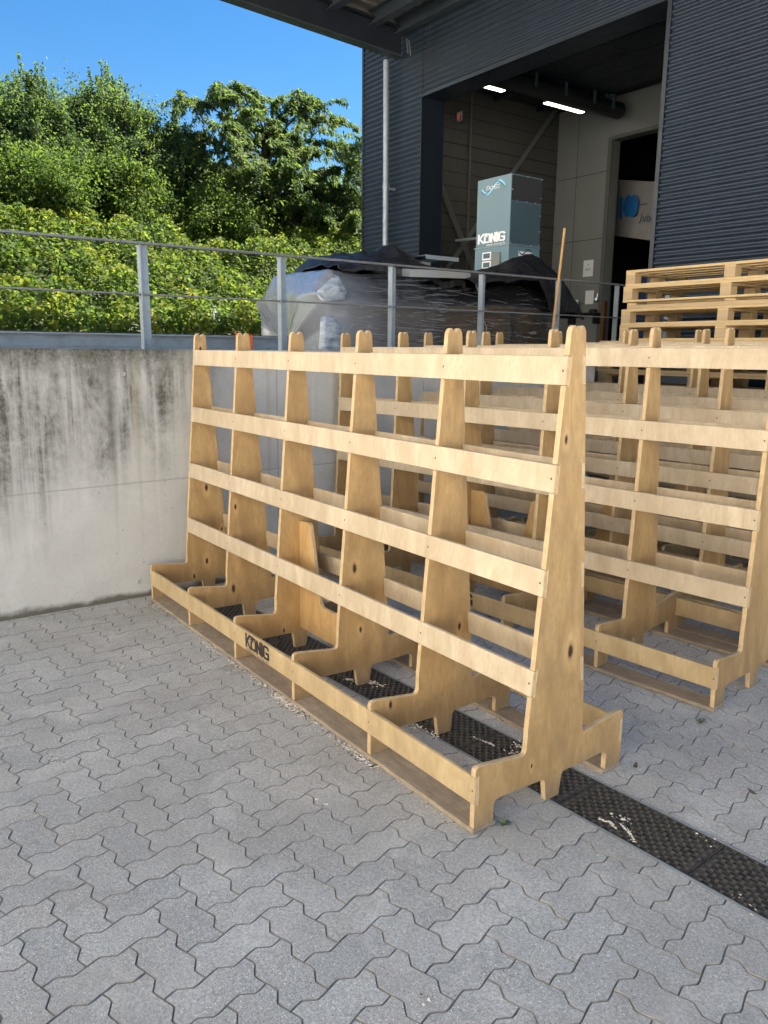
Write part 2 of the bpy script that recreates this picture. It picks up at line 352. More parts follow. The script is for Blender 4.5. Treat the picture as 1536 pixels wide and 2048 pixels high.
# ------------------------------------------------------------------ ground
def yL(x): return -.019+.0591*(x-2.908)
DW = .25
def gz(x, y):
    d = y-(yL(x)+DW); return .03*d if d > 0 else 0.
K = 1.0417
e1 = np.array([.10788, .00594])*K; e2 = np.array([-.005636, .1081])*K; org = np.array([2.4988, -1.0018])*K
A = .0100*K; n1v = e2/np.linalg.norm(e2); n2v = e1/np.linalg.norm(e1)
def nodept(i, j): return org+i*e1+j*e2
def edge(i, j, d):     # points along unit edge from node (i,j) in dir d (0: e1, 1: e2), excluding the end node
    p = nodept(i, j)
    if d == 0: return [p, p+.22*e1+.8*A*n1v, p+.33*e1+A*n1v, p+.64*e1-A*n1v, p+.76*e1-.8*A*n1v]
    return [p, p+.24*e2-.8*A*n2v, p+.36*e2-A*n2v, p+.66*e2+A*n2v, p+.78*e2+.8*A*n2v]
def walk(i, j, di, dj):
    if (di, dj) == (1, 0): return edge(i, j, 0)
    if (di, dj) == (0, 1): return edge(i, j, 1)
    if (di, dj) == (-1, 0): e = edge(i-1, j, 0)+[nodept(i, j)]
    else: e = edge(i, j-1, 1)+[nodept(i, j)]
    return e[::-1][:-1]
def stone(i, j, w_, h_):
    P = []
    for k in range(w_): P += walk(i+k, j, 1, 0)
    for k in range(h_): P += walk(i+w_, j+k, 0, 1)
    for k in range(w_): P += walk(i+w_-k, j+h_, -1, 0)
    for k in range(h_): P += walk(i, j+h_-k, 0, -1)
    return np.array(P)
def inset(P, d):
    n = len(P); Q = np.roll(P, 1, 0); N = np.roll(P, -1, 0)
    a = P-Q; b = N-P; a /= np.linalg.norm(a, axis=1)[:, None]+1e-9; b /= np.linalg.norm(b, axis=1)[:, None]+1e-9
    na = np.stack([-a[:, 1], a[:, 0]], 1); nb = np.stack([-b[:, 1], b[:, 0]], 1)
    m_ = na+nb; l = (m_*na).sum(1)[:, None]; return P+d*m_/np.maximum(l, .6)
def clip(P, nrm, off):     # keep nrm.p >= off
    out = []; n = len(P)
    for i in range(n):
        a, b = P[i], P[(i+1) % n]; da, db = a@nrm-off, b@nrm-off
        if da >= 0: out.append(a)
        if (da >= 0) != (db >= 0): out.append(a+(b-a)*da/(da-db))
    Q = []
    for p_ in out:
        if not Q or np.linalg.norm(p_-Q[-1]) > .002: Q.append(p_)
    return np.array(Q)
def build_paving():
    V = []; Fc = []; T = []; SIDE = []
    dn = np.array([-.0591, 1.]); dn /= np.linalg.norm(dn); offL = dn@np.array([2.908, -.019]); 
    for a in range(-70, 70):
        for b in range(-30, 30):
            for (i, j, ww, hh) in ((a+2*b, -a+2*b, 1, 2), (a+2*b-2, -a+2*b, 2, 1)):
                c = nodept(i+ww/2, j+hh/2)
                if not (-.3 < c[0] < 6.6 and -4.2 < c[1] < 6.2): continue
                P = stone(i, j, ww, hh)
                pieces = []
                t = P@dn-offL
                if t.min() < 0 < t.max() or t.min() < DW < t.max() or (t.min() >= 0 and t.max() <= DW):
                    q = clip(P, -dn, -(offL-.004)); 
                    if len(q) > 2: pieces.append(q)
                    q = clip(P, dn, offL+DW+.004)
                    if len(q) > 2: pieces.append(q)
                else: pieces = [P]
                tint = random.random()**1.0
                for P in pieces:
                    if P[:, 0].min() < -.142: P = clip(P, np.array([1., 0]), -.142)
                    if len(P) < 3: continue
                    ar = .5*abs(np.sum(P[:, 0]*np.roll(P[:, 1], -1)-np.roll(P[:, 0], -1)*P[:, 1]))
                    if ar < .0012: continue
                    lo = inset(P, .0010); hi = inset(P, .0029 if len(P) > 12 else .0022)
                    cx, cy = P.mean(0); tx, ty = random.gauss(0, .004), random.gauss(0, .004); dz = random.gauss(0, .0006)
                    b0 = len(V); n = len(P)
                    for q in lo: V.append((q[0], q[1], gz(q[0], q[1])-.011))
                    for q in lo: V.append((q[0], q[1], gz(q[0], q[1])-.0030+dz))
                    for q in hi: V.append((q[0], q[1], gz(q[0], q[1])+tx*(q[0]-cx)+ty*(q[1]-cy)+dz-.0008))
                    for k in range(n):
                        k2 = (k+1) % n
                        Fc.append((b0+k, b0+k2, b0+n+k2, b0+n+k)); Fc.append((b0+n+k, b0+n+k2, b0+2*n+k2, b0+2*n+k))
                    Fc.append(tuple(b0+2*n+k for k in range(n))); T += [tint]*(2*n+1); SIDE += [1, 1]*n+[0]
    me = bpy.data.meshes.new('paving'); me.from_pydata(V, [], Fc); me.materials.append(M_pave); me.materials.append(M_sidedirt)
    at = me.attributes.new('tint', 'FLOAT', 'FACE'); at.data.foreach_set('value', T)
    me.polygons.foreach_set('material_index', [1 if len(f_) == 4 and i_ % 1 == 0 and SIDE[i_] else 0 for i_, f_ in enumerate(Fc)])
    o = bpy.data.objects.new('paving', me); COL.objects.link(o); tag(o, kind='structure')
build_paving()
# bedding sheet under the stones, follows the fall towards the drain
mb = MB()
for x0, x1 in ((-.14, 7.0),):
    mb.face([(x0,-4.6,-.0075), (x1,-4.6,-.0075), (x1, yL(x1)-.001,-.0075), (x0, yL(x0)-.001,-.0075)])
    mb.face([(x0, yL(x0)+DW+.001,-.0075), (x1, yL(x1)+DW+.001,-.0075), (x1, 6.4, gz(x1, 6.4)-.0075), (x0, 6.4, gz(x0, 6.4)-.0075)])
tag(mb.obj('paving_bedding', M_joint, recalc=False), kind='structure')
mb = MB()
mb.face([(-400,-400,-.25), (400,-400,-.25), (400,400,-.25), (-400,400,-.25)])
tag(mb.obj('ground', M_asph, recalc=False), kind='structure')
mb = MB()
mb.box((-.145,-14,-.24), (7.2,-4.605,-.004)); mb.box((7.0,-4.6,-.24), (16,12,-.004))
tag(mb.obj('yard_surface', M_yard), kind='structure')
# platform behind the retaining wall
mb = MB(); mb.box((-14,-14,-.2), (-.44, 5.86, 1.53)); mb.box((-.4395,-14,-.2), (-.40, 3.93, 1.53))
tag(mb.obj('platform', M_floor), kind='structure')
# ------------------------------------------------------------------ drain
ang = math.atan(.0591)
dr = empty('drain_channel', (2.908, -.019, 0), 'long black grated drain channel set flush in the paving', 'drain', rz=ang)
mb = MB(); x0, x1 = -3.05, 3.4
mb.box((x0, .006, -.12), (x1, DW-.006, -.11)); mb.box((x0, .001, -.12), (x1, .006, -.012)); mb.box((x0, DW-.006, -.12), (x1, DW-.001, -.012))
mb.obj('trough', M_trough, dr)
for yy in (-.0035, DW-.0025):
    mb = MB(); mb.box((x0, yy, -.03), (x1, yy+.0055, .0025)); mb.obj('edge_rail', M_galv, dr)
def grate_mesh(L=.5):
    mb = MB(); nb = 13; W = DW-.014; p_ = W/nb
    for k in range(nb+1):
        yy = .007+k*p_; mb.box((.002, yy-.0032, -.02), (L-.002, yy+.0032, -.001))
    nc = 14; q = L/nc
    for k in range(nb):
        y0 = .007+k*p_+.0030; y1 = .007+(k+1)*p_-.0030
        for c in range(nc+1):
            xx = (c+(.5 if k % 2 else 0))*q
            if xx > L-.006: continue
            mb.box((max(.003, xx-.0055), y0, -.018), (min(L-.003, xx+.0055), y1, -.0016 - (.0012 if (k+c) % 3 else 0)))
            mb.box((max(.003, xx-.0048), y0+.0005, -.0017), (min(L-.003, xx+.0048), y1-.0005, .0012), 1)
    mb.box((.002, .0068, -.018), (.03, W+.007, -.0022)); mb.box((L-.03, .0068, -.018), (L-.002, W+.007, -.0022))
    return mb
g0 = grate_mesh().obj('grate_section', [M_grate, M_knob], dr, loc=(-3.36+.5, 0, 0))
for k in range(1, 12):
    o = g0.copy(); COL.objects.link(o); o.parent = dr; o.location = (-3.36+.5+k*.5, 0, 0)
# ------------------------------------------------------------------ racks
SP, HB, N5 = .6020, .3834, 3.010
RZ = (1.5691, 1.2198, .8684, .5159); RH = .092; RT = .0155
LZ0, LZ1 = .1060, .2045
def hw(z): return .145-(z-.30)*.0805
def half():
    P = [(.0, 0), (.030, 0), (.036, .006), (.046, .080), (.056, .089), (.27, .095), (.286, .088), (.292, .074), (.292, .0185), (.383, .0185),
         (.383, LZ0-.001), (.3668, LZ0-.001), (.3668, LZ1+.001), (.383, LZ1+.001), (.383, .226), (.379, .236), (.368, .241), (.35, .241), (.165, .2165), (.152, .220), (.146, .232), (.145, .30)]
    for z in RZ[::-1]:
        a, b = z-RH-.0015, z+.0015
        P += [(hw(a), a), (hw(a)-RT-.0006, a), (hw(b)-RT-.0006, b), (hw(b), b)]
    P += [(hw(1.648), 1.648), (.030, 1.661), (.020, 1.667), (.012, 1.664), (.004, 1.6535), (0, 1.6525)]
    return P
Hf = half()
prof = Hf + [(-y, z) for y, z in Hf[1:-1]][::-1]
prof = [(0, 0)] + prof[1:]
def upright_mb():
    return MB().prism(prof, 0, -.021, 0., 0, 1)
def ribbon(mb, pts, t, plane_y, m=0):
    for (a, b) in zip(pts[:-1], pts[1:]):
        a = Vector(a); b = Vector(b); d = (b-a).normalized(); n = Vector((-d.y, d.x))*t/2; e = d*t*.35
        mb.face([(*(a-n-e), plane_y), (*(b-n+e), plane_y), (*(b+n+e), plane_y), (*(a+n-e), plane_y)], m)
LOGO = [[[(.06,0),(.06,1)], [(.14,.48),(.50,1)], [(.16,.50),(.54,0)]],
        [[(.66,.62),(.66,.12),(.74,.06),(1.06,.06),(1.14,.14),(1.14,.80),(1.06,.94),(.86,.94)], [(.84,.94),(.84,.70)], [(.66,.80),(.66,.81)], [(.66,.99),(.80,.99)]],
        [[(1.32,0),(1.32,.94)], [(1.34,.92),(1.66,.08)], [(1.68,.06),(1.68,1)]],
        [[(1.88,0),(1.88,1)]],
        [[(2.56,.80),(2.48,.94),(2.16,.94),(2.08,.84),(2.08,.14),(2.16,.06),(2.50,.06),(2.56,.14),(2.56,.46),(2.32,.46)]]]
def logo_flat(h, wd, t=.19):
    """list of quads (x,z) for the company lettering, h high and wd wide"""
    q = MB()
    for L in LOGO:
        for st in L: ribbon(q, st, t, 0)
    sx = wd/2.66
    return [[(p[0]*sx, p[1]*h) for p in (q.v[i] for i in f_)] for f_ in q.f]
def text_mesh(txt, size, ext=0.0):
    cu = bpy.data.curves.new('t', 'FONT'); cu.body = txt; cu.size = size; cu.extrude = ext; cu.resolution_u = 2
    o = bpy.data.objects.new('t', cu); COL.objects.link(o); bpy.context.view_layer.update()
    me = bpy.data.meshes.new_from_object(o.evaluated_get(bpy.context.evaluated_depsgraph_get())); bpy.data.objects.remove(o); return me
def put_text(name, txt, size, mtl, parent, M4, width=None):
    me = text_mesh(txt, size); me.materials.clear(); me.materials.append(mtl)
    if width:
        xs = [v.co.x for v in me.vertices]; k = width/(max(xs)-min(xs)); me.transform(Matrix.Diagonal((k, 1, 1, 1)))
    me.transform(M4); me.name = name
    o = bpy.data.objects.new(name, me); COL.objects.link(o)
    if parent: o.parent = parent
    return o
RX = Matrix.Rotation(math.pi/2, 4, 'X')     # text upright, facing -y
def make_rack():
    R0 = empty('transport_rack', (0,0,0))
    me0 = None
    for k in range(6):
        o = upright_mb().obj('upright', [M_up, M_edge], R0, bevel=.0022, loc=(k*SP, 0, 0))
        if k in (1, 3, 4):   # routed puzzle joint line
            q = MB(); pts = [(-.138,.274),(-.094,.280),(-.074,.272),(-.071,.258),(-.085,.244),(-.080,.236),(.003,.222),(.087,.226),(.088,.240),(.070,.252),(.072,.272),(.085,.279),(.138,.268)]
            for a, b in zip(pts[:-1], pts[1:]):
                a = Vector(a); b = Vector(b); d = (b-a).normalized(); n = Vector((-d.y, d.x))*.0009
                q.face([(.0006, *(a-n-d*.0007)), (.0006, *(b-n+d*.0007)), (.0006, *(b+n+d*.0007)), (.0006, *(a+n-d*.0007))])
            q.obj('finger_joint_line', M_edge, o, recalc=False)
    X0, X1 = -.0202, N5-SP*0+.0
    X1 = 5*SP-.0008
    for sg in (-1, 1):
        for z in RZ:
            a, b = z-RH, z
            # outline in (y,z)
            P = [(sg*hw(a), a), (sg*hw(b), b), (sg*(hw(b)-RT), b), (sg*(hw(a)-RT), a)]
            mb = MB().prism(P, 0, X0, X1, 1, 0)
            nrm = Vector((0, sg*1., .0805)).normalized()
            for k in range(6):
                for tz in ((.5,) if k < 5 else (.5,)):
                    cz = z-RH*tz; cc = Vector((k*SP-.0105+(.0 if k < 5 else -.006), sg*(hw(cz)+.0006), cz))
                    mb.face([cc+Vector((math.cos(t)*.0042, -math.sin(t)*.0805*.0042*sg, math.sin(t)*.0042)) for t in [i*math.pi/4 for i in range(8)]], 2)
            mb.obj('face_rail', [M_rail, M_edge, M_screw], R0, bevel=.0015)
        P = [(sg*HB, LZ0), (sg*HB, LZ1), (sg*(HB-.0155), LZ1), (sg*(HB-.0155), LZ0)]
        mb = MB().prism(P, 0, X0, X1, 1, 0)
        for k in range(6):
            mb.face([(k*SP-.0105+math.cos(t)*.004, sg*(HB+.0006), .155+math.sin(t)*.004) for t in [i*math.pi/4 for i in range(8)]], 2)
        lip = mb.obj('lip_rail', [M_lip, M_edge, M_screw], R0, bevel=.0015)
        if sg < 0:
            q = MB()
            for n_, quad in enumerate(logo_flat(.066, .250)): q.face([(1.325+x, -HB-.0009-n_*.00004, .128+z) for x, z in quad])
            q.obj('burned_lettering', M_print, lip, recalc=False)
            put_text('burned_web_address', 'www.j-koenig.de', .016, M_print, lip, Matrix.Translation((1.33, -HB-.0009, .1115)) @ RX, .235)
        mb = MB(); mb.box((X0-.0005, .281 if sg > 0 else -.386, 0.0), (X1+.001, .386 if sg > 0 else -.281, .0178))
        mb.obj('base_board', [M_base], R0, bevel=.002)
    # U-shaped stiffener between third and fourth upright
    x0, x1 = 2*SP+.0005, 3*SP-.0215; zt = .70
    P = [(x0, .112), (x1, .112), (x1, zt), (x1-.095, zt+.004), (x1-.112, zt-.008), (x1-.205, .30), (x1-.225, .283), (x0+.225, .283), (x0+.205, .30), (x0+.112, zt-.008), (x0+.095, zt+.004), (x0, zt)]
    MB().prism(P, 1, -.003, .018, 0, 1).obj('centre_brace', [M_up, M_edgey], R0, bevel=.0015)
    return R0
rack = make_rack()
def place(rk, x, y, th, z=None, tilt=True):
    z = gz(x, y) if z is None else z
    ax = Vector((math.cos(th), math.sin(th), .03*math.sin(th) if tilt else 0)).normalized()
    az = Vector((0, -.03 if tilt else 0, 1)).normalized(); ay = az.cross(ax).normalized(); az = ax.cross(ay)
    Mx = Matrix((ax, ay, az)).transposed().to_4x4(); Mx.translation = Vector((x, y, z))-ax*N5
    rk.matrix_world = Mx
GR = 'plywood A-frame transport racks parked in a row'
rk2 = copy_tree(rack); rk3 = copy_tree(rack); rk4 = copy_tree(rack); rk5 = copy_tree(rack)
rack.matrix_world = Matrix.Translation((0, .003, .001))
place(rk2, 2.944, 1.454, .0938, .040); place(rk3, 2.85, 2.25, .082, .059); place(rk4, 2.835, 3.05, .09, .079); place(rk5, 2.86, 3.84, .05, .10)
for rk_, lb in ((rack, 'frontmost plywood A-frame rack, standing over the drain grating, its whole length in view'),
                (rk2, 'second plywood A-frame rack, behind the front one, near foot on open paving at right'),
                (rk3, 'third plywood A-frame rack from the front, its posts showing between the rails of the second'),
                (rk4, 'fourth plywood A-frame rack from the front, seen through the rails of the third'),
                (rk5, 'rearmost plywood A-frame rack, directly in front of the pallet stack')):
    tag(rk_, lb, 'rack', GR)
# distinct knots of the front rack's uprights
ups = sorted([c for c in rack.children if c.name.startswith('upright')], key=lambda o: o.location.x)
for k, o in enumerate(ups): o.material_slots[0].link = 'OBJECT'; o.material_slots[0].material = M_upk[k]
# a spare strap buckle left on the lip of the third rack
# ------------------------------------------------------------------ retaining wall
wl = MB(); ys = sorted(set([-12, 3.95]+[round(-12+i*.35, 3) for i in range(46)])); ys = [y for y in ys if y <= 3.95]
zs = [0-.05]+[i*.157 for i in range(1, 10)]+[1.572]
wall = empty('concrete_wall', (-.145, 0, 0), 'weathered concrete retaining wall with dark streaks below its top edge', 'wall')
mb = MB(); mb.box((-.25, -12, -.05), (0, 3.95, 1.572)); mb.obj('wall_face', M_conc, wall, bevel=.012)
for (y, z, rr) in ((-.441, 1.423, .017), (-.411, .103, .016), (1.62, 1.40, .016), (2.7, 1.40, .016), (-1.55, 1.41, .016), (-1.55, .11, .016)):
    mb = MB(); n = 16
    ring = lambda rad, x: [(x, y+rad*math.cos(2*math.pi*k/n), z+rad*math.sin(2*math.pi*k/n)) for k in range(n)]
    mb.grid([ring(rr*1.25, .0012), ring(rr, .004), ring(rr*.85, .0015), ring(rr*.5, .001)], closed=True); mb.face(ring(rr*.85, .0016)[::-1], 1)
    mb.obj('tie_hole', [M_conc, M_asph], wall)
# ------------------------------------------------------------------ railing
XR = -.5
rl = empty('railing', (XR, 0, 1.53), 'galvanised steel railing with flat posts on top of the concrete wall', 'railing')
def polybar(zf, name, w_, h_):
    mb = MB(); ysx = [-9, -1, -.14, .877, 1.864, 2.831, 3.826, 4.67, 5.6]
    G = []
    for y in ysx:
        z = zf-1.53; G.append([(-w_/2, y, z-h_), (w_/2, y, z-h_), (w_/2, y, z), (-w_/2, y, z)])
    mb.grid(G, closed=True); mb.face(G[0]); mb.face(G[-1][::-1]); return mb.obj(name, M_darksteel, rl)
polybar(2.247, 'top_rail', .05, .014); polybar(1.926, 'mid_rail', .04, .010)
for y in (-5.02, -4.05, -3.08, -2.1, -1.12, -.155, .866, 1.862, 2.832, 3.8, 4.66, 5.5):
    p_ = empty('post', (0, y, 0)); p_.parent = rl
    mb = MB(); mb.box((-.028, -.033, .0), (-.020, .036, .700)); mb.box((-.020, -.033, .0), (.026, -.026, .700)); mb.obj('post_profile', M_galv, p_)
    mb = MB(); mb.box((-.06, -.085, 0), (.06, .085, .010)); mb.tube([(.03,-.06,.01),(.03,-.06,.03)], .008, 8); mb.tube([(.03,.06,.01),(.03,.06,.03)], .008, 8); mb.obj('base_plate', M_galv, p_)
# rim of platform (kerb board on top of wall)
mb = MB(); mb.box((-.62, -12, 1.53), (-.402, 3.93, 1.5715)); tag(mb.obj('platform_edge_kerb', M_conc), kind='structure')
# ------------------------------------------------------------------ guard beam and straps
gb = empty('steel_channel_beam', (-1.1, 0, 1.53), 'long grey steel channel beam lying on the platform behind the railing', 'beam')
mb = MB(); y0, y1 = -6, 1.25
for a, b in (((-.06, y0, .055), (.06, y1, .063)), ((-.06, y0, .138), (.06, y1, .148)), ((-.02, y0, .063), (-.012, y1, .138))): mb.box(a, b)
mb.box((-.05, y0, 0), (.05, y1, .055)); mb.obj('channel', M_galv, gb)
mb = MB(); mb.box((-.09, y0, .1485), (-.02, y1, .156)); mb.obj('rubber_lip', M_dark, gb)
for y, lb in ((.868, 'orange ratchet strap hanging over the steel beam next to the wrapped load'), (.742, 'short orange strap end sticking up behind the second rack post')):
    mb = MB(); mb.box((-1.035, y-.011, 1.56), (-1.031, y+.011, 1.690)); mb.box((-1.12, y-.011, 1.687), (-1.031, y+.011, 1.692))
    if y < .8: mb = MB(); mb.box((-1.035, y-.010, 1.60), (-1.031, y+.010, 1.712)); mb.box((-1.06, y-.010, 1.7), (-1.031, y+.016, 1.704))
    tag(mb.obj('strap', M_orange), lb, 'strap')
# ------------------------------------------------------------------ wrapped load
def fbm(x, y, z):
    from mathutils import noise
    return noise.fractal(Vector((x, y, z)), .9, 2.1, 5)
KITE = [(1.502,2.164),(1.334,2.031),(1.407,1.947),(1.573,1.961),(1.592,2.032),(1.54,2.112)]; PILLAR = [(1.365,1.833),(1.452,1.855),(1.53,1.783),(1.529,1.54),(1.345,1.54)]
def wrapped():
    prof_y = [(1.36,2.03,1.42,.02),(1.40,2.07,1.53,0),(1.50,2.17,1.60,0),(1.60,2.245,1.66,0),(1.95,2.225,1.66,.01),(2.3,2.19,1.66,.03),(2.8,2.18,1.66,.02),(3.3,2.20,1.66,0),(3.8,2.23,1.66,0),(4.12,2.22,1.62,.03),(4.2,2.16,1.5,.08)]
    G = []; n = 64
    ysm = np.linspace(1.36, 4.2, 96)
    py = [q[0] for q in prof_y]
    for y in ysm:
        zt = np.interp(y, py, [q[1] for q in prof_y]); ins = np.interp(y, py, [q[3] for q in prof_y])
        xf, xb = -.80-ins, -2.3+ins; row = []
        pts = [(xb, 1.53), (xb-.02, 1.8), (xb+.02, 2.02), (xb+.25, zt), (xf-.22, zt), (xf-.02, 2.03), (xf+.03, 1.98), (xf, 1.9), (xf, 1.53)]
        L = [0]
        for a, b in zip(pts[:-1], pts[1:]): L.append(L[-1]+math.dist(a, b))
        for k in range(n):
            t = L[-1]*k/(n-1); x = np.interp(t, L, [p[0] for p in pts]); z = np.interp(t, L, [p[1] for p in pts])
            w_ = fbm(x*1.0, y*.8, z*1.6)*.022+.003*math.sin(z*60+y*9+3*fbm(x, y*2, z))
            sh_ = max(0, (1.62-y)/.26)*(.17*(-.8-x)/1.4 + (.10 if z < 1.98 else 0)*min(1, (2.0-z)/.2 if z < 1.98 else 0)); row.append((x+w_*(1 if x > -1.5 else -1), y+sh_, z+(w_*.6 if 1.6 < z else 0)))
        G.append(row)
    cx_, = (-1.55,)
    cap = [[(cx_+(p[0]-cx_)*s, p[1]+.02*(1-s)+fbm(p[0]*3, s*2, p[2]*3)*.02, (1.53+(p[2]-1.53)*(1 if s > .98 else (.0+s)))) for p in G[0]] for s in (.02, .3, .6, .85, .97)]
    mb = MB(); mb.grid(cap+G)
    cap2 = [[(cx_+(p[0]-cx_)*s, 4.2+.02*(1-s), 1.53+(p[2]-1.53)*s) for p in G[-1]] for s in (1, .6, .02)]; mb.grid(cap2)
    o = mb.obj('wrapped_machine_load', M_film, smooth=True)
    return tag(o, 'bulky machine load wrapped in clear and dark stretch film standing behind the railing', 'wrapped load')
wr = wrapped()
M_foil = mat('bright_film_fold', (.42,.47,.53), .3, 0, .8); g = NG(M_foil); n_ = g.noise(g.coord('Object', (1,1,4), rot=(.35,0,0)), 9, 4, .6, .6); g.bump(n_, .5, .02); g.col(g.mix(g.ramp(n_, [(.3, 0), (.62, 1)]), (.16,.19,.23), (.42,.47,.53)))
def patch(pts, name):
    c = (sum(p[0] for p in pts)/len(pts), sum(p[1] for p in pts)/len(pts)); G = []
    for s0 in (.02, .25, .5, .75, .9, 1.0):
        row = []
        for i_ in range(len(pts)):
            a, b = pts[i_], pts[(i_+1) % len(pts)]
            for t in (0, .25, .5, .75):
                y, z = a[0]+(b[0]-a[0])*t, a[1]+(b[1]-a[1])*t
                yy, zz = c[0]+(y-c[0])*s0, c[1]+(z-c[1])*s0
                row.append((-.752+.03*(1-s0)**1.0+fbm(yy*9, zz*9, 3)*.016-(.05 if s0 == 1 else 0), yy, zz))
        G.append(row)
    return MB().grid(G, closed=True).obj(name, M_foil, wr, smooth=True, recalc=False)
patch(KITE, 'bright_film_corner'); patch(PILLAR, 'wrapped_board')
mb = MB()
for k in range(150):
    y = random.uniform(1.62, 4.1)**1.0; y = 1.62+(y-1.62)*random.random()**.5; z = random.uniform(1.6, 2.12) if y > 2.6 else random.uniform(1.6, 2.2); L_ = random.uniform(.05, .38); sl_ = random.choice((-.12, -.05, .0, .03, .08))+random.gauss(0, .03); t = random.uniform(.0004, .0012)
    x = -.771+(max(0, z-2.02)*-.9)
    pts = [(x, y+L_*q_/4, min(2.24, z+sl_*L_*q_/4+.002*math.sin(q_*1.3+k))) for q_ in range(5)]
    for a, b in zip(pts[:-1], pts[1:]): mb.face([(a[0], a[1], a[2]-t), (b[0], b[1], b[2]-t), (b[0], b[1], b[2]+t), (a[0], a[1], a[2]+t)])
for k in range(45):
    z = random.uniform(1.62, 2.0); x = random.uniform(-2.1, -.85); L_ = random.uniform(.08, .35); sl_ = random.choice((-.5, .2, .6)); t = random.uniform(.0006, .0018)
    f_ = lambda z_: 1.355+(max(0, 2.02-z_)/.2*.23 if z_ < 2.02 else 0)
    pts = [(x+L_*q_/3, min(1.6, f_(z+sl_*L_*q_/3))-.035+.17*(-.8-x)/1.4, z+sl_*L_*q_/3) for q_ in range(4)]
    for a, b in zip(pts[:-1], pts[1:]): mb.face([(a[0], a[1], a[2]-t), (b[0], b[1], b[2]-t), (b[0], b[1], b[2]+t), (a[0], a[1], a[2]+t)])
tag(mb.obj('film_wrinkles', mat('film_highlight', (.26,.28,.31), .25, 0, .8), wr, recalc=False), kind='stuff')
def tarp(name, ridge, front, back, ya, yb, label, hx=(-.78, -1.6, -2.25), amp=.035, drop_end=0):
    ry, rz_ = zip(*ridge); fy, fz = zip(*front)
    G = []; NU, NV = 110, 60
    for i in range(NU):
        y = ya+(yb-ya)*i/(NU-1); row = []
        zr = np.interp(y, ry, rz_); zf = np.interp(y, fy, fz); zb = back
        for j in range(NV):
            t = j/(NV-1)
            if t < .12: x = hx[0]+.02; z = zf-.0+(np.interp(t, [0, .12], [0, .6]))*(.0); z = zf+(t/.12)*max(0.02, (zr-zf)*.25)
            elif t < .6:
                q = (t-.12)/.48; x = hx[0]+(hx[1]-hx[0])*q; z0 = zf+max(0.02, (zr-zf)*.25); z = z0+(zr-z0)*(q**.8)
            else:
                q = (t-.6)/.4; x = hx[1]+(hx[2]-hx[1])*q; z = zr+(zb-zr)*q**1.5
            n_ = fbm(x*1.1+9, y*1.4, z*.3)*amp*1.3+amp*.5*(1-abs(fbm(x*1.2, y*2.6+3, 1.3))*3)
            fold = .010*math.sin(y*13+x*5+4*fbm(x, y, 2))
            row.append((x+n_*.5, y+n_*.6, z+n_+fold*(.4+q if t > .12 else 1)))
        G.append(row)
    mb = MB(); mb.grid(G); o = mb.obj(name, M_tarp, smooth=True, recalc=False)
    sd_ = o.modifiers.new('t', 'SOLIDIFY'); sd_.thickness = .004
    return tag(o, label, 'tarp', 'black tarps over the wrapped load')
tarp('tarp', [(1.60,2.20),(1.748,2.36),(2.02,2.44),(2.2,2.44),(2.46,2.47),(2.56,2.555),(2.66,2.50),(2.8,2.44),(3.05,2.38)], [(1.6,2.22),(1.9,2.23),(2.3,2.21),(2.6,2.17),(3.05,2.16)], 2.0, 1.62, 3.05,
     'black tarp with a raised peak over the left end of the wrapped load', hx=(-1.0, -1.6, -2.35))
tarp('tarp', [(2.95,2.27),(3.3,2.31),(3.55,2.40),(3.72,2.47),(3.98,2.51),(4.12,2.49),(4.24,2.41),(4.33,2.26),(4.38,2.1),(4.42,1.93)], [(2.9,2.15),(3.1,2.19),(3.5,2.23),(3.75,2.24),(3.85,2.12),(3.93,1.99),(4.15,1.95),(4.3,1.93),(4.42,1.90)], 2.1, 2.95, 4.42,
     'crumpled black tarp hanging over the right end of the wrapped load', hx=(-.745, -1.05, -1.9), amp=.026)
# hanging loose end of dark film below the tray
# sheet-metal tray
tr = MB(); tr.box((-1.45, 2.30, 2.262), (-.86, 3.0, 2.268)); tr.box((-.866, 2.30, 2.205), (-.860, 3.0, 2.262)); tr.box((-1.45, 2.30, 2.268), (-1.444, 3.0, 2.33)); tr.box((-1.444, 2.30, 2.205), (-.866, 2.305, 2.262))
rt = Matrix.Translation((-.9, 2.3, 2.23)) @ Matrix.Rotation(math.radians(2), 4, 'X') @ Matrix.Rotation(math.radians(6), 4, 'Y') @ Matrix.Translation((.9, -2.3, -2.23))
for i, v_ in enumerate(tr.v): tr.v[i] = tuple(rt @ Vector(v_))
tag(tr.obj('metal_tray', M_zinc), 'bent bright sheet metal tray lying on top of the wrapped load', 'metal tray')
tr = MB(); tr.box((-1.75, 2.75, 2.44), (-1.2, 3.15, 2.446)); tr.box((-1.206, 2.75, 2.41), (-1.2, 3.15, 2.44))
tag(tr.obj('metal_sheet', M_zinc), 'small flat metal sheet on the tarp behind the tray', 'metal sheet')
# cable hanging in front
mb = MB(); mb.tube([(-.755, 2.98, 2.15), (-.75, 3.05, 2.05), (-.752, 3.09, 1.95), (-.752, 3.07, 1.87), (-.752, 3.12, 1.80), (-.75, 3.11, 1.70), (-.75, 3.14, 1.60)], .004, 6)
tag(mb.obj('cable', M_innerg), 'thin pale cable hanging down the dark wrapped load', 'cable')
# broom
br = empty('broom', (-.44, 3.66, 1.53), 'broom with long wooden handle leaning against the railing', 'broom')
mb = MB(); mb.tube([(0, -.02, .03), (-.012, .055, .62), (-.02, .115, 1.16)], [.0125, .0125, .012], 12); mb.obj('handle', M_handle, br)
mb = MB(); mb.box((-.06, -.16, .0), (.02, .12, .035)); mb.obj('brush_head', M_dark, br)
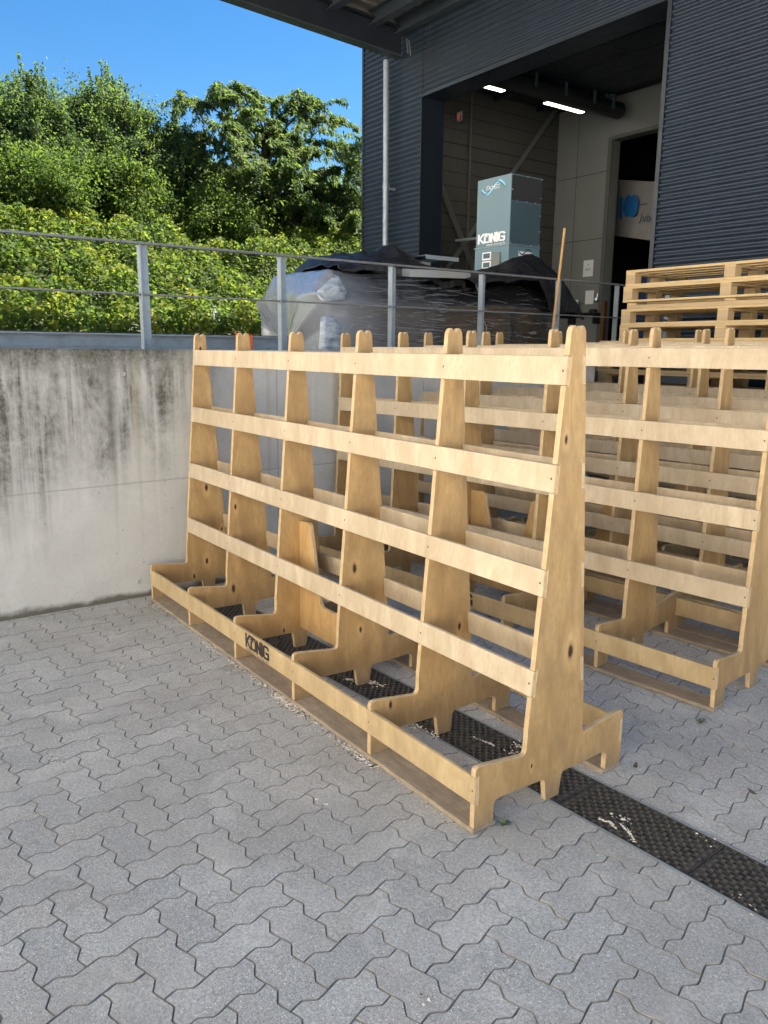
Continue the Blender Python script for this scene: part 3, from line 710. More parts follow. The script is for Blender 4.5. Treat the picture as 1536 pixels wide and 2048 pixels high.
# ------------------------------------------------------------------ building
YF = 5.9; GX = -1.06; JX = -5.28; CX = -6.84; DT = 5.27
bd = empty('warehouse', (0, YF, 0), 'dark corrugated warehouse with an open loading door and canopy', 'building')
def corr(xa, xb, za, zb):
    mb = MB(); n = int((zb-za)/.0755*8); G = []
    for i in range(n+1):
        z = za+(zb-za)*i/n; ph = (z/.0755) % 1; d = .014*math.cos(2*math.pi*ph); d = max(-.011, min(.013, d*1.3))
        row = []
        for x in np.arange(xa, xb+.01, (xb-xa)/max(1, round((xb-xa)/1.1))): row.append((x, -d, z))
        G.append(row)
    mb.grid(G[::-1]); return mb
for nm, a in (('cladding', (CX+.02, JX-.012, .0, 10.2)), ('cladding', (JX+.012, GX-.012, DT+.03, 10.2)), ('cladding', (GX+.04, 6.2, -.2, 10.2))):
    o = corr(*a).obj(nm, M_clad, bd, smooth=True, recalc=False)
mb = MB(); mb.box((CX-.02, -.015, 0), (CX+.022, .09, 10.2)); mb.obj('corner_trim', M_trim, bd)
mb = MB(); mb.box((JX-.013, -.004, DT), (JX+.013, .05, 10.2)); mb.box((GX-.013, -.006, DT), (GX+.006, .05, 10.2)); mb.obj('cladding_joint', M_black, bd)
mb = MB(); mb.box((JX-.012, -.018, 1.53), (JX, .42, DT+.03)); mb.box((JX, .003, DT), (GX-.012, .42, DT+.028)); mb.box((JX, -.019, DT-.001), (GX-.012, .001, DT+.03)); mb.obj('door_frame', M_trim, bd)
mb = MB(); mb.box((GX-.012, -.022, 1.0), (GX+.041, .02, 10.2)); mb.box((GX, .02, 1.0), (GX+.02, .42, DT)); mb.obj('door_frame', M_trim, bd)
# inner bay (4.4 m deep)
YB = 4.4
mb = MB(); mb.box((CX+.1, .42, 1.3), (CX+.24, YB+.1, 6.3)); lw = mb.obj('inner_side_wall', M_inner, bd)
mb = MB()
for z in np.arange(1.6, 6.2, .235): mb.box((CX+.24, .42, z), (CX+.2415, YB, z+.012 if int(z*10) % 3 else z+.02))
mb.obj('panel_joints', M_ceil, lw)
XS = CX+.245
def strut(p, q, w_=.05): return MB().tube([p, q], w_, 4)
for k, (p, q) in enumerate((((XS+.06, YB-.15, 6.1), (XS+.06, .95, 2.2)), ((XS+.14, .60, 5.6), (XS+.14, 3.1, 1.55)), ((XS+.02, 2.12, 6.1), (XS+.02, 2.12, 1.53)))):
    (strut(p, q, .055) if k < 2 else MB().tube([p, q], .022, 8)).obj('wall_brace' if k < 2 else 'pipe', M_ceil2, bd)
mb = MB(); OX0, OX1, OZ = -5.28, -2.6, 5.34
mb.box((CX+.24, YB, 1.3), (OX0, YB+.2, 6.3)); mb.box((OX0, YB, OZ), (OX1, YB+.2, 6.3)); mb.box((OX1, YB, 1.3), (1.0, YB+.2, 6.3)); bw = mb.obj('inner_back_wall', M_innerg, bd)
mb = MB()
for z in (2.48, 3.65, 4.82): mb.box((CX+.3, YB-.0015, z), (OX0-.09, YB, z+.010))
mb.box((XS+.5, YB-.0015, 1.55), (XS+.508, YB, 6.2)); mb.obj('panel_joints', M_ceil, bw)
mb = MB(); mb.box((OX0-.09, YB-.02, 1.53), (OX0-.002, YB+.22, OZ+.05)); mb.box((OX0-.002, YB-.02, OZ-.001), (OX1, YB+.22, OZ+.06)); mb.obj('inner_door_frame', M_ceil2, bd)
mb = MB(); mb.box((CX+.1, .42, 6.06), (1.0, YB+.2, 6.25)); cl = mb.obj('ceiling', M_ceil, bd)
mb = MB(); mb.box((CX+.1, .43, 1.40), (1.0, 9.0, 1.535)); mb.obj('floor', M_floor, bd)
for yy in (1.4, 2.6, 3.7):
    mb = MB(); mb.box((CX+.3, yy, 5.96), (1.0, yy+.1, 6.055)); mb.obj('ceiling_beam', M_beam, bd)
# dark hall behind the opening
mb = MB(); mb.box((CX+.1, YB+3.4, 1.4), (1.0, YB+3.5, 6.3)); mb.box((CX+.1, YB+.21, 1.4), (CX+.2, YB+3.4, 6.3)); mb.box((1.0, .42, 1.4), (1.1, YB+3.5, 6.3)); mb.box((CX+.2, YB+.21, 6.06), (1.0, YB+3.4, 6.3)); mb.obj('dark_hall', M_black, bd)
mb = MB(); mb.box((CX, .05, 10.1), (6.25, 12, 10.2)); mb.box((CX-.015, .09, -.2), (CX+.09, 12, 10.1)); mb.box((CX+.09, 11.9, -.2), (6.2, 12, 10.1)); mb.box((6.1, .05, -.2), (6.2, 11.9, 10.1)); mb.box((CX+.1, .10, 6.31), (6.1, .14, 10.09)); mb.box((GX+.05, .10, -.2), (6.1, .14, 6.3)); mb.box((CX+.1, .1, -.2), (JX-.02, .14, 6.3)); mb.obj('building_shell', M_trim, bd)
# raised sectional door under the ceiling
dp = empty('raised_door', (0, 0, 0)); dp.parent = bd
for k in range(5):
    mb = MB(); mb.box((JX+.35, .55+k*.62, 5.86), (GX-.15, .55+k*.62+.60, 5.90)); mb.obj('door_section', M_beam, dp)
# corner light in red on the jamb
mb = MB(); mb.box((-4.98, .425, 4.93), (-4.86, .52, 5.06)); mb.box((-4.965, .41, 4.95), (-4.90, .425, 5.03), 1)
mb.obj('warning_light', [M_dark, M_red], bd)
# canopy
BX = -5.9
mb = MB(); za, zb = 5.925, 6.13
def slbox(mb, x0, x1, y0, y1, dz0, dz1, m=0):
    f0 = lambda y: zb+(za-zb)*(y+4.4)/4.38
    mb.v += [(x0,y0,f0(y0)+dz0),(x1,y0,f0(y0)+dz0),(x1,y1,f0(y1)+dz0),(x0,y1,f0(y1)+dz0),(x0,y0,f0(y0)+dz1),(x1,y0,f0(y0)+dz1),(x1,y1,f0(y1)+dz1),(x0,y1,f0(y1)+dz1)]
    b0 = len(mb.v)-8
    for q in ((0,3,2,1),(4,5,6,7),(0,1,5,4),(1,2,6,5),(2,3,7,6),(3,0,4,7)): mb.f.append(tuple(b0+i for i in q)); mb.m.append(m)
slbox(mb, BX, BX+.18, -4.7, -.02, 0, .018, 1); slbox(mb, BX, BX+.18, -4.7, -.02, .382, .40, 0); slbox(mb, BX+.082, BX+.098, -4.7, -.02, .018, .382, 0)
mb.obj('canopy_beam', [M_beam, M_beamlow], bd)
for yy in (-3.6, -2.5, -1.35, -.62, -.16):
    mb = MB(); slbox(mb, BX+.1, 2.6, yy, yy+.12, .30, .312, 1); slbox(mb, BX+.1, 2.6, yy, yy+.12, .49, .502, 0); slbox(mb, BX+.1, 2.6, yy+.055, yy+.065, .312, .49, 0); mb.obj('canopy_purlin', [M_beamlow, M_beamlow], bd)
def deck():
    mb = MB(); G = []; x = BX-.1; xs = []
    z0 = .51
    while x < 2.6: xs += [(x, 0), (x+.10, 0), (x+.13, .07), (x+.22, .07), (x+.25, 0)]; x += .25
    f0 = lambda y: zb+(za-zb)*(y+4.4)/4.38
    G = [[(a, y, f0(y)+z0+d) for a, d in xs] for y in (-4.7, -2.2, -.03)]; mb.grid(G); o = mb.obj('canopy_roof_deck', M_deck, bd, recalc=False); s2 = o.modifiers.new('s', 'SOLIDIFY'); s2.thickness = .004; return o
deck()
mb = MB(); slbox(mb, BX-.12, BX-.10, -4.75, -.02, .35, .75); slbox(mb, BX-.12, 2.9, -4.77, -4.75, .35, .75); mb.obj('canopy_fascia', M_trim, bd)
# downpipe
mb = MB(); mb.tube([(-6.02, -.14, 5.93), (-6.0, -.14, 4.15)], .046, 16); mb.tube([(-6.0, -.14, 4.16), (-6.0, -.14, 4.06)], .052, 16); mb.tube([(-6.0, -.14, 4.07), (-5.985, -.14, 1.55)], .046, 16); dpp = mb.obj('downpipe', M_galv, bd, smooth=False)
mb = MB(); mb.box((-5.96, -.16, 4.05), (-5.92, .0, 4.08)); mb.box((-5.94, -.175, 4.03), (-5.92, -.13, 4.11)); mb.obj('pipe_clamp', M_galv, dpp)
mb = MB(); mb.tube([(-5.63, -.02, 5.95), (-5.62, -.05, 6.08), (-5.60, -.08, 6.13), (-5.57, -.05, 6.10), (-5.56, -.02, 5.90)], .006, 6); mb.obj('cable_loop', M_innerg, bd)
# things inside the bay
for (y0, y1, lb) in ((6.65, 7.66, 'lit linear ceiling lamp nearer to the door opening'), (8.63, 9.58, 'lit linear ceiling lamp deeper inside the bay, the longer looking one')):
    L = empty('ceiling_lamp', (-5.4, (y0+y1)/2, 5.7), lb, 'lamp', 'lit linear lamps in the bay'); h = (y1-y0)/2
    mb = MB(); mb.box((-.055, -h, .0), (.055, h, .05)); mb.obj('housing', M_innerg, L)
    mb = MB(); mb.box((-.047, -h+.01, -.012), (.047, h-.01, -.001)); mb.obj('light_tube', M_lamp, L)
    mb = MB(); mb.tube([(0, -h*.6, .05), (0, -h*.6, .36)], .006, 6); mb.tube([(0, h*.6, .05), (0, h*.6, .36)], .006, 6); mb.obj('hanger', M_dark, L)
hd = empty('ventilation_duct', (-5.0, 8.6, 5.72), 'dark round duct with square brackets hanging below the bay ceiling', 'duct')
mb = MB(); mb.tube([(0, -1.9, 0), (0, 1.45, 0)], .14, 20); mb.obj('tube', M_dark, hd, smooth=False)
for yy in (-1.5, -.8, -.1, .6, 1.1):
    mb = MB(); mb.box((-.17, yy, .15), (.17, yy+.05, .18)); mb.box((-.17, yy, -.05), (-.15, yy+.05, .15)); mb.box((.15, yy, -.05), (.17, yy+.05, .15)); mb.box((-.02, yy, .18), (.02, yy+.05, .34)); mb.obj('bracket', M_machd, hd)
# machine cabinet
mc = empty('machine_cabinet', (-2.63, 5.2, 1.53), 'tall grey-green machine cabinet with white company lettering in front of the door', 'machine')
mb = MB(); mb.box((-.60, 0, 1.345), (0, .54, 2.165)); mb.obj('upper_housing', M_mach, mc, bevel=.004)
mb = MB(); mb.box((-.61, -.004, 0), (.004, .545, 1.335)); mb.obj('lower_housing', M_mach, mc, bevel=.004)
mb = MB(); mb.box((-.625, -.010, 1.3355), (.014, .555, 1.3445)); mb.obj('joint_flange', M_galv, mc)
mb = MB(); mb.box((.001, .012, 1.86), (.006, .53, 2.15)); mb.obj('mesh_panel', mat('perforated_dark_mesh', (.05,.05,.055), .6, .3), mc)
mb = MB(); mb.box((.0012, .01, 1.36), (.003, .53, 1.85)); mb.obj('side_cover', M_machd, mc)
mb = MB()
for (y, z) in ((.02,2.15),(.27,2.155),(.52,2.15),(.02,1.98),(.52,1.93),(.1,1.86),(.27,1.86),(.42,1.86),(.52,1.72),(.52,1.53),(.52,1.37),(.02,1.36),(.2,1.352),(.38,1.352)): mb.tube([(.004, y, z), (.016, y, z)], .008, 8)
mb.obj('screws', M_zinc, mc)
q = MB()
for n_, quad in enumerate(logo_flat(.108, .50)): q.face([(-.555+x, -.0045-n_*.0003, 1.395+z) for x, z in quad])
q.obj('lettering', M_white, mc, recalc=False)
put_text('web_address', 'www.j-koenig.de', .05, M_white, mc, Matrix.Translation((-.40, -.0045, 1.353)) @ RX, .34)
def wavelogo(parent, T, sc, mats, name, push=(0, -.0012, 0)):
    mb = MB(); pv = Vector(push)
    for lay, (ph, t, m) in enumerate(((0, .075, 0), (.45, .03, 1))):
        P = [(a/24., .5+.36*math.sin(a/24.*2*math.pi+math.pi+ph)) for a in range(25)]
        for a, b in zip(P[:-1], P[1:]):
            mb.face([Vector(T(x_*sc, (z_+d_)*sc*.42))+pv*lay for x_, z_, d_ in ((a[0], a[1], -t), (b[0], b[1], -t), (b[0], b[1], t), (a[0], a[1], t))], m)
    return mb.obj(name, mats, parent, recalc=False)
wavelogo(mc, lambda x, z: (-.52+x, -.0015, 1.96+z), .42, [M_blue, M_navy], 'wave_emblem')
put_text('emblem_text', 'ITALMECC', .07, M_white, mc, Matrix.Translation((-.43, -.009, 2.025)) @ RX, .24)
mb = MB(); mb.box((-.44, -.028, 1.05), (-.13, -.0045, 1.26)); ctl = mb.obj('control_box', M_innerg, mc, bevel=.004)
for z in (1.18, 1.07):
    mb = MB(); mb.box((-.435, -.034, z), (-.275, -.029, z+.095)); mb.box((-.415, -.0355, z+.02), (-.295, -.0345, z+.08), 1); mb.obj('display', [M_white, M_machd], ctl)
mb = MB(); mb.box((.0045, .17, 1.215), (.008, .41, 1.275)); pl = mb.obj('name_plate', M_white, mc)
wavelogo(pl, lambda x, z: (.0085, .175+x, 1.222+z), .225, [M_dark, M_dark], 'plate_emblem', (.001, 0, 0))
# papers on back wall
PY = YF+YB-.004
for (x, z, w_, h_, lb, tx) in ((-5.79, 2.985, .235, .30, 'white paper notice taped high on the grey inner wall', ('N', 'DEIEDY')), (-5.70, 2.475, .20, .25, 'white paper sheet beside the soap dispenser on the inner wall', ())):
    mb = MB(); mb.box((x, PY-.003, z), (x+w_, PY, z+h_)); o = tag(mb.obj('paper_notice', M_paper), lb, 'paper')
    if tx:
        put_text('notice_print', 'N', .05, M_navy, o, Matrix.Translation((x+.10, PY-.004, z+.20)) @ RX)
        put_text('notice_print', 'READY', .06, M_navy, o, Matrix.Translation((x+.05, PY-.004, z+.11)) @ RX, .13)
ds = empty('soap_dispenser', (-5.40, PY, 2.46), 'metal dispenser with a round valve on a grey wall plate', 'dispenser')
mb = MB(); mb.box((-.08, -.01, .02), (.10, 0, .26)); mb.obj('wall_plate', M_innerg, ds)
mb = MB(); mb.tube([(.01, -.06, .06), (.01, -.05, .11), (.01, -.05, .13)], [.05, .06, .02], 14); mb.tube([(.01, -.03, .13), (.01, -.03, .2)], .012, 8); mb.obj('valve', M_zinc, ds)
sh = empty('wall_shelf', (-5.62, PY, 2.28), 'narrow dark wall shelf with a bottle on it', 'shelf')
mb = MB(); mb.box((-.38, -.25, 0), (.42, 0, .022)); mb.obj('shelf_board', M_dark, sh)
mb = MB(); mb.box((-.3, -.22, -.18), (-.28, 0, 0)); mb.box((.3, -.22, -.18), (.32, 0, 0)); mb.obj('bracket', M_dark, sh)
bt = empty('bottle', (-5.78, PY-.13, 2.303), 'clear plastic spray bottle standing on the wall shelf', 'bottle')
mb = MB(); mb.tube([(0,0,0),(0,0,.14),(0,0,.18),(0,0,.22)], [.04,.04,.015,.015], 14); mb.obj('body', mat('clear_plastic', (.45,.55,.62), .15), bt, smooth=True); mb = MB(); mb.box((-.03,-.012,.22), (.02,.012,.25)); mb.obj('spray_head', M_white, bt)
mb = MB(); mb.box((0, -.12, 0), (.12, -.02, .07)); tag(mb.obj('small_box', M_dark, bevel=.008, loc=(-5.5, PY, 2.303)), 'small black box on the wall shelf right of the bottle', 'box')
tl = empty('hand_trolley', (-5.9, 9.2, 1.535), 'black wire trolley with a bent push handle under the wall shelf', 'trolley')
mb = MB(); mb.tube([(-.1, 0, .40), (-.1, 0, .62), (.38, 0, .60), (.26, 0, .42), (.26, 0, .2)], .014, 8); mb.obj('push_handle', M_dark, tl)
mb = MB(); [mb.box((-.1+i*.06, -.3, .05), (-.095+i*.06, .0, .46)) for i in range(5)]; [mb.box((-.1, -.3, .06+i*.09), (.145, 0, .065+i*.09)) for i in range(5)]; mb.obj('wire_basket', M_dark, tl)
# standpipe rail left of the machine
mb = MB(); mb.tube([(-5.02, 6.9, 1.53), (-5.02, 6.9, 3.28), (-5.05, 6.9, 3.33), (-5.6, 6.9, 3.35)], .022, 10); tag(mb.obj('guard_rail', M_galv), 'bent galvanised tube rail left of the machine cabinet inside the door', 'guard rail')
# banner in the dark hall
bn = empty('banner', (-5.9, 11.2, 3.8), 'cream banner with blue 100 and black lettering hanging in the dark hall', 'banner')
mb = MB(); G = []
for i in range(9):
    z = i/8.; G.append([(x*1.9-.02, -.03*math.sin(x*9+z*2), -.02-.0*x+z*1.04-.38*x) for x in np.linspace(0, 1, 20)])
G = [[(p[0]-.0, p[1], p[2]+.06) for p in row] for row in G]
mb.grid(G[::-1]); mb.obj('cloth', M_banner, bn, smooth=True)
q = MB()
for cx_, rx in ((.40, .105), (.53, .105)): q.face([(cx_+rx*math.cos(t)-.0, -.07, .57-.38*cx_/1.9*.6+.20*math.sin(t)) for t in [k*math.pi/14 for k in range(28)]][::1])
for i in range(2): q.v[i*28:(i+1)*28] = [(p[0], p[1]-.004*i, p[2]) for p in q.v[i*28:(i+1)*28]]
q.box((.205, -.075, .30), (.275, -.068, .70)); q.box((.235, -.075, .70), (.275, -.068, .705))
q.obj('blue_number', M_bblue, bn, recalc=False)
mb = MB(); mb.box((.69, -.076, .50), (.84, -.07, .515)); mb.obj('dash', M_navy, bn)
put_text('banner_text', 'Jubil\u00e4um', .20, M_navy, bn, Matrix.Translation((.69, -.076, .22)) @ Matrix.Rotation(math.radians(9), 4, 'Y') @ RX)
mb = MB(); mb.box((-5.2, 10.9, 1.535), (-4.4, 11.5, 3.1)); tag(mb.obj('blue_crate_stack', mat('dark_blue_wrap', (.02,.04,.10), .4), bevel=.03), 'dark blue wrapped goods standing in the hall doorway', 'wrapped goods')
mb = MB(); mb.box((-5.12, 10.05, 1.535), (-5.04, 10.15, 2.5)); tag(mb.obj('wooden_post', mat('dark_brown_wood', (.10,.05,.02), .7), bevel=.01), 'brown wooden post at the hall doorway', 'post')
# ------------------------------------------------------------------ the other side of the yard (unseen ground, and a warehouse added to bounce sunlight)
mb = MB(); mb.box((-30, -60, -.24), (60, -14.01, -.003)); tag(mb.obj('yard_surface', simple_noise('pale_yard', (.42,.41,.38), (.5,.49,.46), 2)), kind='structure')
fb = empty('bounce_warehouse', (0, -12, 0), 'added pale warehouse behind the camera, unseen, bouncing sunlight onto the shaded racks', 'building')
mb = MB(); mb.box((-32, -14, -.2), (46, 0, 12.0)); mb.obj('wall', simple_noise('bounce_render', (.78,.74,.67), (.70,.66,.60), 1.5), fb)
for k in range(12):
    mb = MB(); mb.box((-29+k*6.2, .0, 4.2), (-26.6+k*6.2, .03, 5.4)); mb.obj('bounce_window', M_trim, fb)
mb = MB(); mb.box((-32.2, -14.2, 12.0), (46.2, .2, 12.2)); mb.obj('bounce_roof_edge', M_trim, fb)
# ------------------------------------------------------------------ pallets
def make_pallet(L=2.06, W=.83):
    P = empty('pallet', (0,0,0))
    bw_, bb = .10, .10
    def bd_(name, a, b, m): MB().box(a, b).obj(name, m, P, bevel=.0025)
    for y in (0, .365, .73):
        bd_('base_board', (0, y, 0), (L, y+bw_, .020), M_pine)
        for x in (0, .98, 1.96): bd_('block', (x+.001, y+.001, .0205), (x+bb-.001, y+bw_-.001, .0985), M_block)
    for x in (0, .98, 1.96): bd_('cross_board', (x, 0, .099), (x+bb, W, .119), M_pine)
    for y, ww in ((0, .10), (.185, .10), (.365, .12), (.56, .10), (.73, .10)): bd_('deck_board', (0, y, .1195), (L, y+ww, .1425), M_pine)
    return P
def make_frame(L=2.06, W=.83):
    P = empty('pallet', (0,0,0))
    for y in (0, .37, .73): MB().box((0, y, 0), (L, y+.10, .035)).obj('deck_board', M_block, P, bevel=.002)
    for x in (0, .98, 1.96): MB().box((x, 0, .0355), (x+.10, W, .058)).obj('cross_board', M_pine, P, bevel=.002)
    return P
pal = make_pallet(); PYY = 4.262
zc = 2.324; k = 0; tops = []
names = ['topmost plain pallet of the tall stack behind the racks', 'second pallet from the top of the tall stack', 'thin reversed pallet squeezed in as third of the tall stack', 'fourth pallet from the top, stamped blocks showing below the thin one', 'fifth pallet from the top, just above the rack posts']
specs = [(-.119, 0, .012), (-.135, -.004, -.004), None, (-.148, .004, .006), (-.150, -.003, -.003)]
for i, sp_ in enumerate(specs):
    if sp_ is None:
        zc -= .0605; q_ = make_frame(); q_.location = (-.10, PYY+.02, zc+.0003)
    else:
        zc -= .1435; q_ = pal if i == 0 else copy_tree(pal); q_.location = (sp_[0], PYY+sp_[1], zc); q_.rotation_euler.z = sp_[2]*.5
    tag(q_, names[i], 'pallet', 'wooden pallets stacked behind the racks')
i = 5
while zc-.1435 > .125:
    zc -= .1435; q_ = copy_tree(pal); q_.location = (-.375+random.uniform(-.012, .012), PYY-.012+random.uniform(-.006, .006), zc); q_.rotation_euler.z = random.uniform(-.004, .004)
    lbl = {5: 'sixth pallet from the top, its left end sticking out beyond the ones above', 6: 'seventh pallet from the top, seen below the second rack\'s top rail', 7: 'eighth pallet from the top, under the seventh at the wall end'}.get(i, 'pallet low in the stack, %s from the ground, glimpsed between rack rails' % {0:'the one'}.get(99, ['eighth','seventh','sixth','fifth','fourth','third','second','first'][min(7, i-8)]))
    tag(q_, lbl, 'pallet', 'wooden pallets stacked behind the racks'); i += 1
# stamp on the top pallet's block
mb = MB()
for a, b in (((.018,-.0015,.045),(.082,-.0005,.047)), ((.018,-.0015,.085),(.082,-.0005,.087)), ((.018,-.0015,.047),(.020,-.0005,.085)), ((.080,-.0015,.047),(.082,-.0005,.085)), ((.03,-.0015,.055),(.06,-.0005,.058)), ((.066,-.0015,.055),(.074,-.0005,.078))): mb.box(a, b)
mb.obj('burned_stamp', M_base, pal)
# ------------------------------------------------------------------ debris
def blobs(name, centres, label):
    mb = MB()
    for (x, y, n, sx, sy, sz) in centres:
        for _ in range(n):
            px, py = x+random.gauss(0, sx), y+random.gauss(0, sy); s0 = sz*.62*random.uniform(.4, 1.5)
            z0 = gz(px, py); 
            if yL(px) < py < yL(px)+DW: z0 = .001
            th = random.uniform(0, 6.28); l_ = random.uniform(.8, 2.2)
            ctr = Vector((px, py, z0+s0*.35))
            ring = [Vector((math.cos(th+a)*s0*(l_ if k_ % 3 == 0 else 1)*random.uniform(.6, 1.2), math.sin(th+a)*s0*random.uniform(.6, 1.2), random.uniform(-.25, .3)*s0)) for k_, a in enumerate([i_*math.pi/3 for i_ in range(6)])]
            top = ctr+Vector((0, 0, s0*.6)); bot = ctr-Vector((0, 0, s0*.3)); b0 = len(mb.v)
            mb.v += [tuple(ctr+q_) for q_ in ring]+[tuple(top), tuple(bot)]
            for k_ in range(6): mb.f.append((b0+k_, b0+(k_+1) % 6, b0+6)); mb.m.append(0); mb.f.append((b0+(k_+1) % 6, b0+k_, b0+7)); mb.m.append(0)
    return tag(mb.obj(name, M_fluff, recalc=False), label, 'debris', kind='stuff')
M_fluff = simple_noise('dry_seed_fluff', (.86,.81,.70), (.55,.46,.34), 40, .9, .2)
C = []
for x in np.arange(-.05, 2.95, .05): C.append((x, -.395, random.randint(0, 4), .02, .008, .0045))
for x, n_ in ((.08,24),(.13,26),(.20,10),(.443,6),(.874,14),(.925,30),(1.0,10),(1.181,8),(1.28,14),(1.453,24),(1.52,10),(1.685,40),(1.73,46),(1.79,50),(1.86,30),(2.005,12),(2.246,14),(2.30,18),(2.405,22),(2.44,16)): C.append((x, -.400, int(n_*1.5), .034, .014, .007))
for x, y, n_ in ((1.99,-.804,10),(1.707,-1.39,14),(.918,-.885,16),(2.553,-.698,5),(1.308,-.463,8),(2.3,-.055,40),(2.4,-.045,26),(2.45,.29,22),(2.52,.30,16),(2.68,.18,34),(2.71,.13,20),(2.6,1.147,26),(2.678,1.157,26),(2.514,1.126,20),(2.42,1.11,10),(1.74,-.018,20),(1.80,.06,24),(1.87,.06,10),(3.249,.109,14),(3.485,.246,6),(3.703,.048,6),(3.471,-.941,5),(2.2,.28,14),(1.9,.32,14),(1.2,.35,12)): C.append((x, y, n_, .022, .014, .006))
C2 = [(x, y, max(1, int(n_*.5)), sx*1.5, sy*1.6, sz) for x, y, n_, sx, sy, sz in C]
blobs('seed_fluff', C, 'pale crumbs of dry plant fluff scattered along the rack base and joints')
M_keep = M_fluff; M_fluff = simple_noise('brown_plant_crumbs', (.22,.15,.09), (.10,.07,.045), 40, .9, .2); blobs('plant_crumbs', C2, 'brown plant crumbs mixed with the pale fluff in the joints'); M_fluff = M_keep
def catkin(pts, lb, n=26):
    mb2 = []
    for a, b in zip(pts[:-1], pts[1:]):
        for t in np.linspace(0, 1, n): mb2.append((a[0]+(b[0]-a[0])*t, a[1]+(b[1]-a[1])*t, 1, .003, .003, .0048))
    o = blobs('catkin', mb2, lb); del o['kind']; return o
catkin([(3.195,.040),(3.235,.052),(3.262,.040)], 'curled white catkin lying on the grating near its left edge, in the open right part'); catkin([(3.25,.075),(3.30,.062),(3.345,.030)], 'longer brownish white catkin beside the curled one on the grating')
catkin([(2.50,.075),(2.56,.093),(2.61,.10)], 'straight white catkin on the grating beneath the last bay of the front rack'); catkin([(1.70,-.03),(1.735,-.012)], 'short white catkin on the grating under the fourth upright')
catkin([(1.79,.03),(1.84,.062),(1.88,.066)], 'bent white catkin touching the centre leg of the fourth upright')
# small leaves, weeds
M_weed = mat('weed_green', (.10,.15,.06), .6)
def weed(x, y, n, s0, lb):
    mb = MB()
    for k_ in range(n):
        th = random.uniform(0, 6.28); L_ = s0*random.uniform(.6, 1.3); h_ = L_*random.uniform(.2, .9); d = Vector((math.cos(th), math.sin(th), 0)); s1 = Vector((-d.y, d.x, 0))*.0022
        p0 = Vector((x, y, gz(x, y)-.002)); p1 = p0+d*L_*.5+Vector((0,0,h_)); p2 = p0+d*L_+Vector((0,0,h_*.7))
        mb.face([p0-s1, p0+s1, p1+s1*1.6, p1-s1*1.6]); mb.face([p1-s1*1.6, p1+s1*1.6, p2])
    tag(mb.obj('weed', M_weed, recalc=False), lb, 'weed')
weed(3.025, -.255, 20, .024, 'small green weed growing in a joint near the front foot of the first rack'); weed(2.999, .946, 18, .026, 'tiny green weed between stones to the right of the second rack')
M_leafb = mat('dry_leaf', (.13,.085,.05), .8)
for (x, y, lb) in ((3.42,.62,'dry brown leaf on the paving right of the drain'), (2.46,-.40,'small tan wood chip lying against the front rack base'), (3.05,.43,'curled brown stalk on the stones above the grating')):
    mb = MB(); z = gz(x, y)+.002; th = random.uniform(0, 3)
    P = [Vector((math.cos(a)*.022, math.sin(a)*.008, .004*math.cos(a*2)))for a in [i_*math.pi/5 for i_ in range(10)]]
    Rm = Matrix.Rotation(th, 3, 'Z'); mb.face([Rm @ p_+Vector((x, y, z+.003)) for p_ in P]); tag(mb.obj('dry_leaf', M_leafb, recalc=False), lb, 'leaf')
# ------------------------------------------------------------------ bank and vegetation
def bank_z(x, y):
    return 1.5+min(2.25, max(0, -(x+7.3))*.52)+.12*math.sin(y*.9)*min(1, max(0, -(x+7.3))*.5)
mb = MB(); mb.grid([[(x, y, bank_z(x, y)) for y in np.linspace(-26, 34, 40)] for x in (-7.0, -7.3, -8, -9, -10, -11, -12, -13, -15, -18, -24, -40)])
tag(mb.obj('bank', simple_noise('bank_soil', (.035,.04,.018), (.06,.06,.03), 3), recalc=True), kind='structure')
def leafmat(name, a, b, c, tr=.5, rough=.6):
    m = bpy.data.materials.new(name); m.use_nodes = True; g = NG(m); t = g.t
    at = g.n('Attribute', attribute_name='tint'); col = g.ramp(at.outputs['Fac'], [(0, a), (.55, b), (1, c)])
    g.b.inputs['Roughness'].default_value = rough; g.b.inputs['Specular IOR Level'].default_value = .12; g.col(col)
    tl_ = g.n('BsdfTranslucent'); cc = g.mix(.35, col, (.35,.5,.05)); g.l(cc, tl_.inputs[0])
    mx = g.n('MixShader'); mx.inputs[0].default_value = tr; g.l(g.b.outputs[0], mx.inputs[1]); g.l(tl_.outputs[0], mx.inputs[2])
    g.l(mx.outputs[0], t.nodes['Material Output'].inputs[0]); return m
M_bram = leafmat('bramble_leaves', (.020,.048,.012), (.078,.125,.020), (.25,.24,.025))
M_tree = leafmat('dense_tree_leaves', (.024,.054,.028), (.052,.092,.040), (.10,.145,.06))
M_lt = leafmat('light_shrub_leaves', (.020,.045,.013), (.045,.085,.020), (.09,.125,.028))
M_feat = leafmat('feathery_leaves', (.030,.066,.030), (.062,.106,.040), (.14,.11,.04))
M_bark = simple_noise('bark', (.06,.045,.03), (.11,.085,.06), 30)
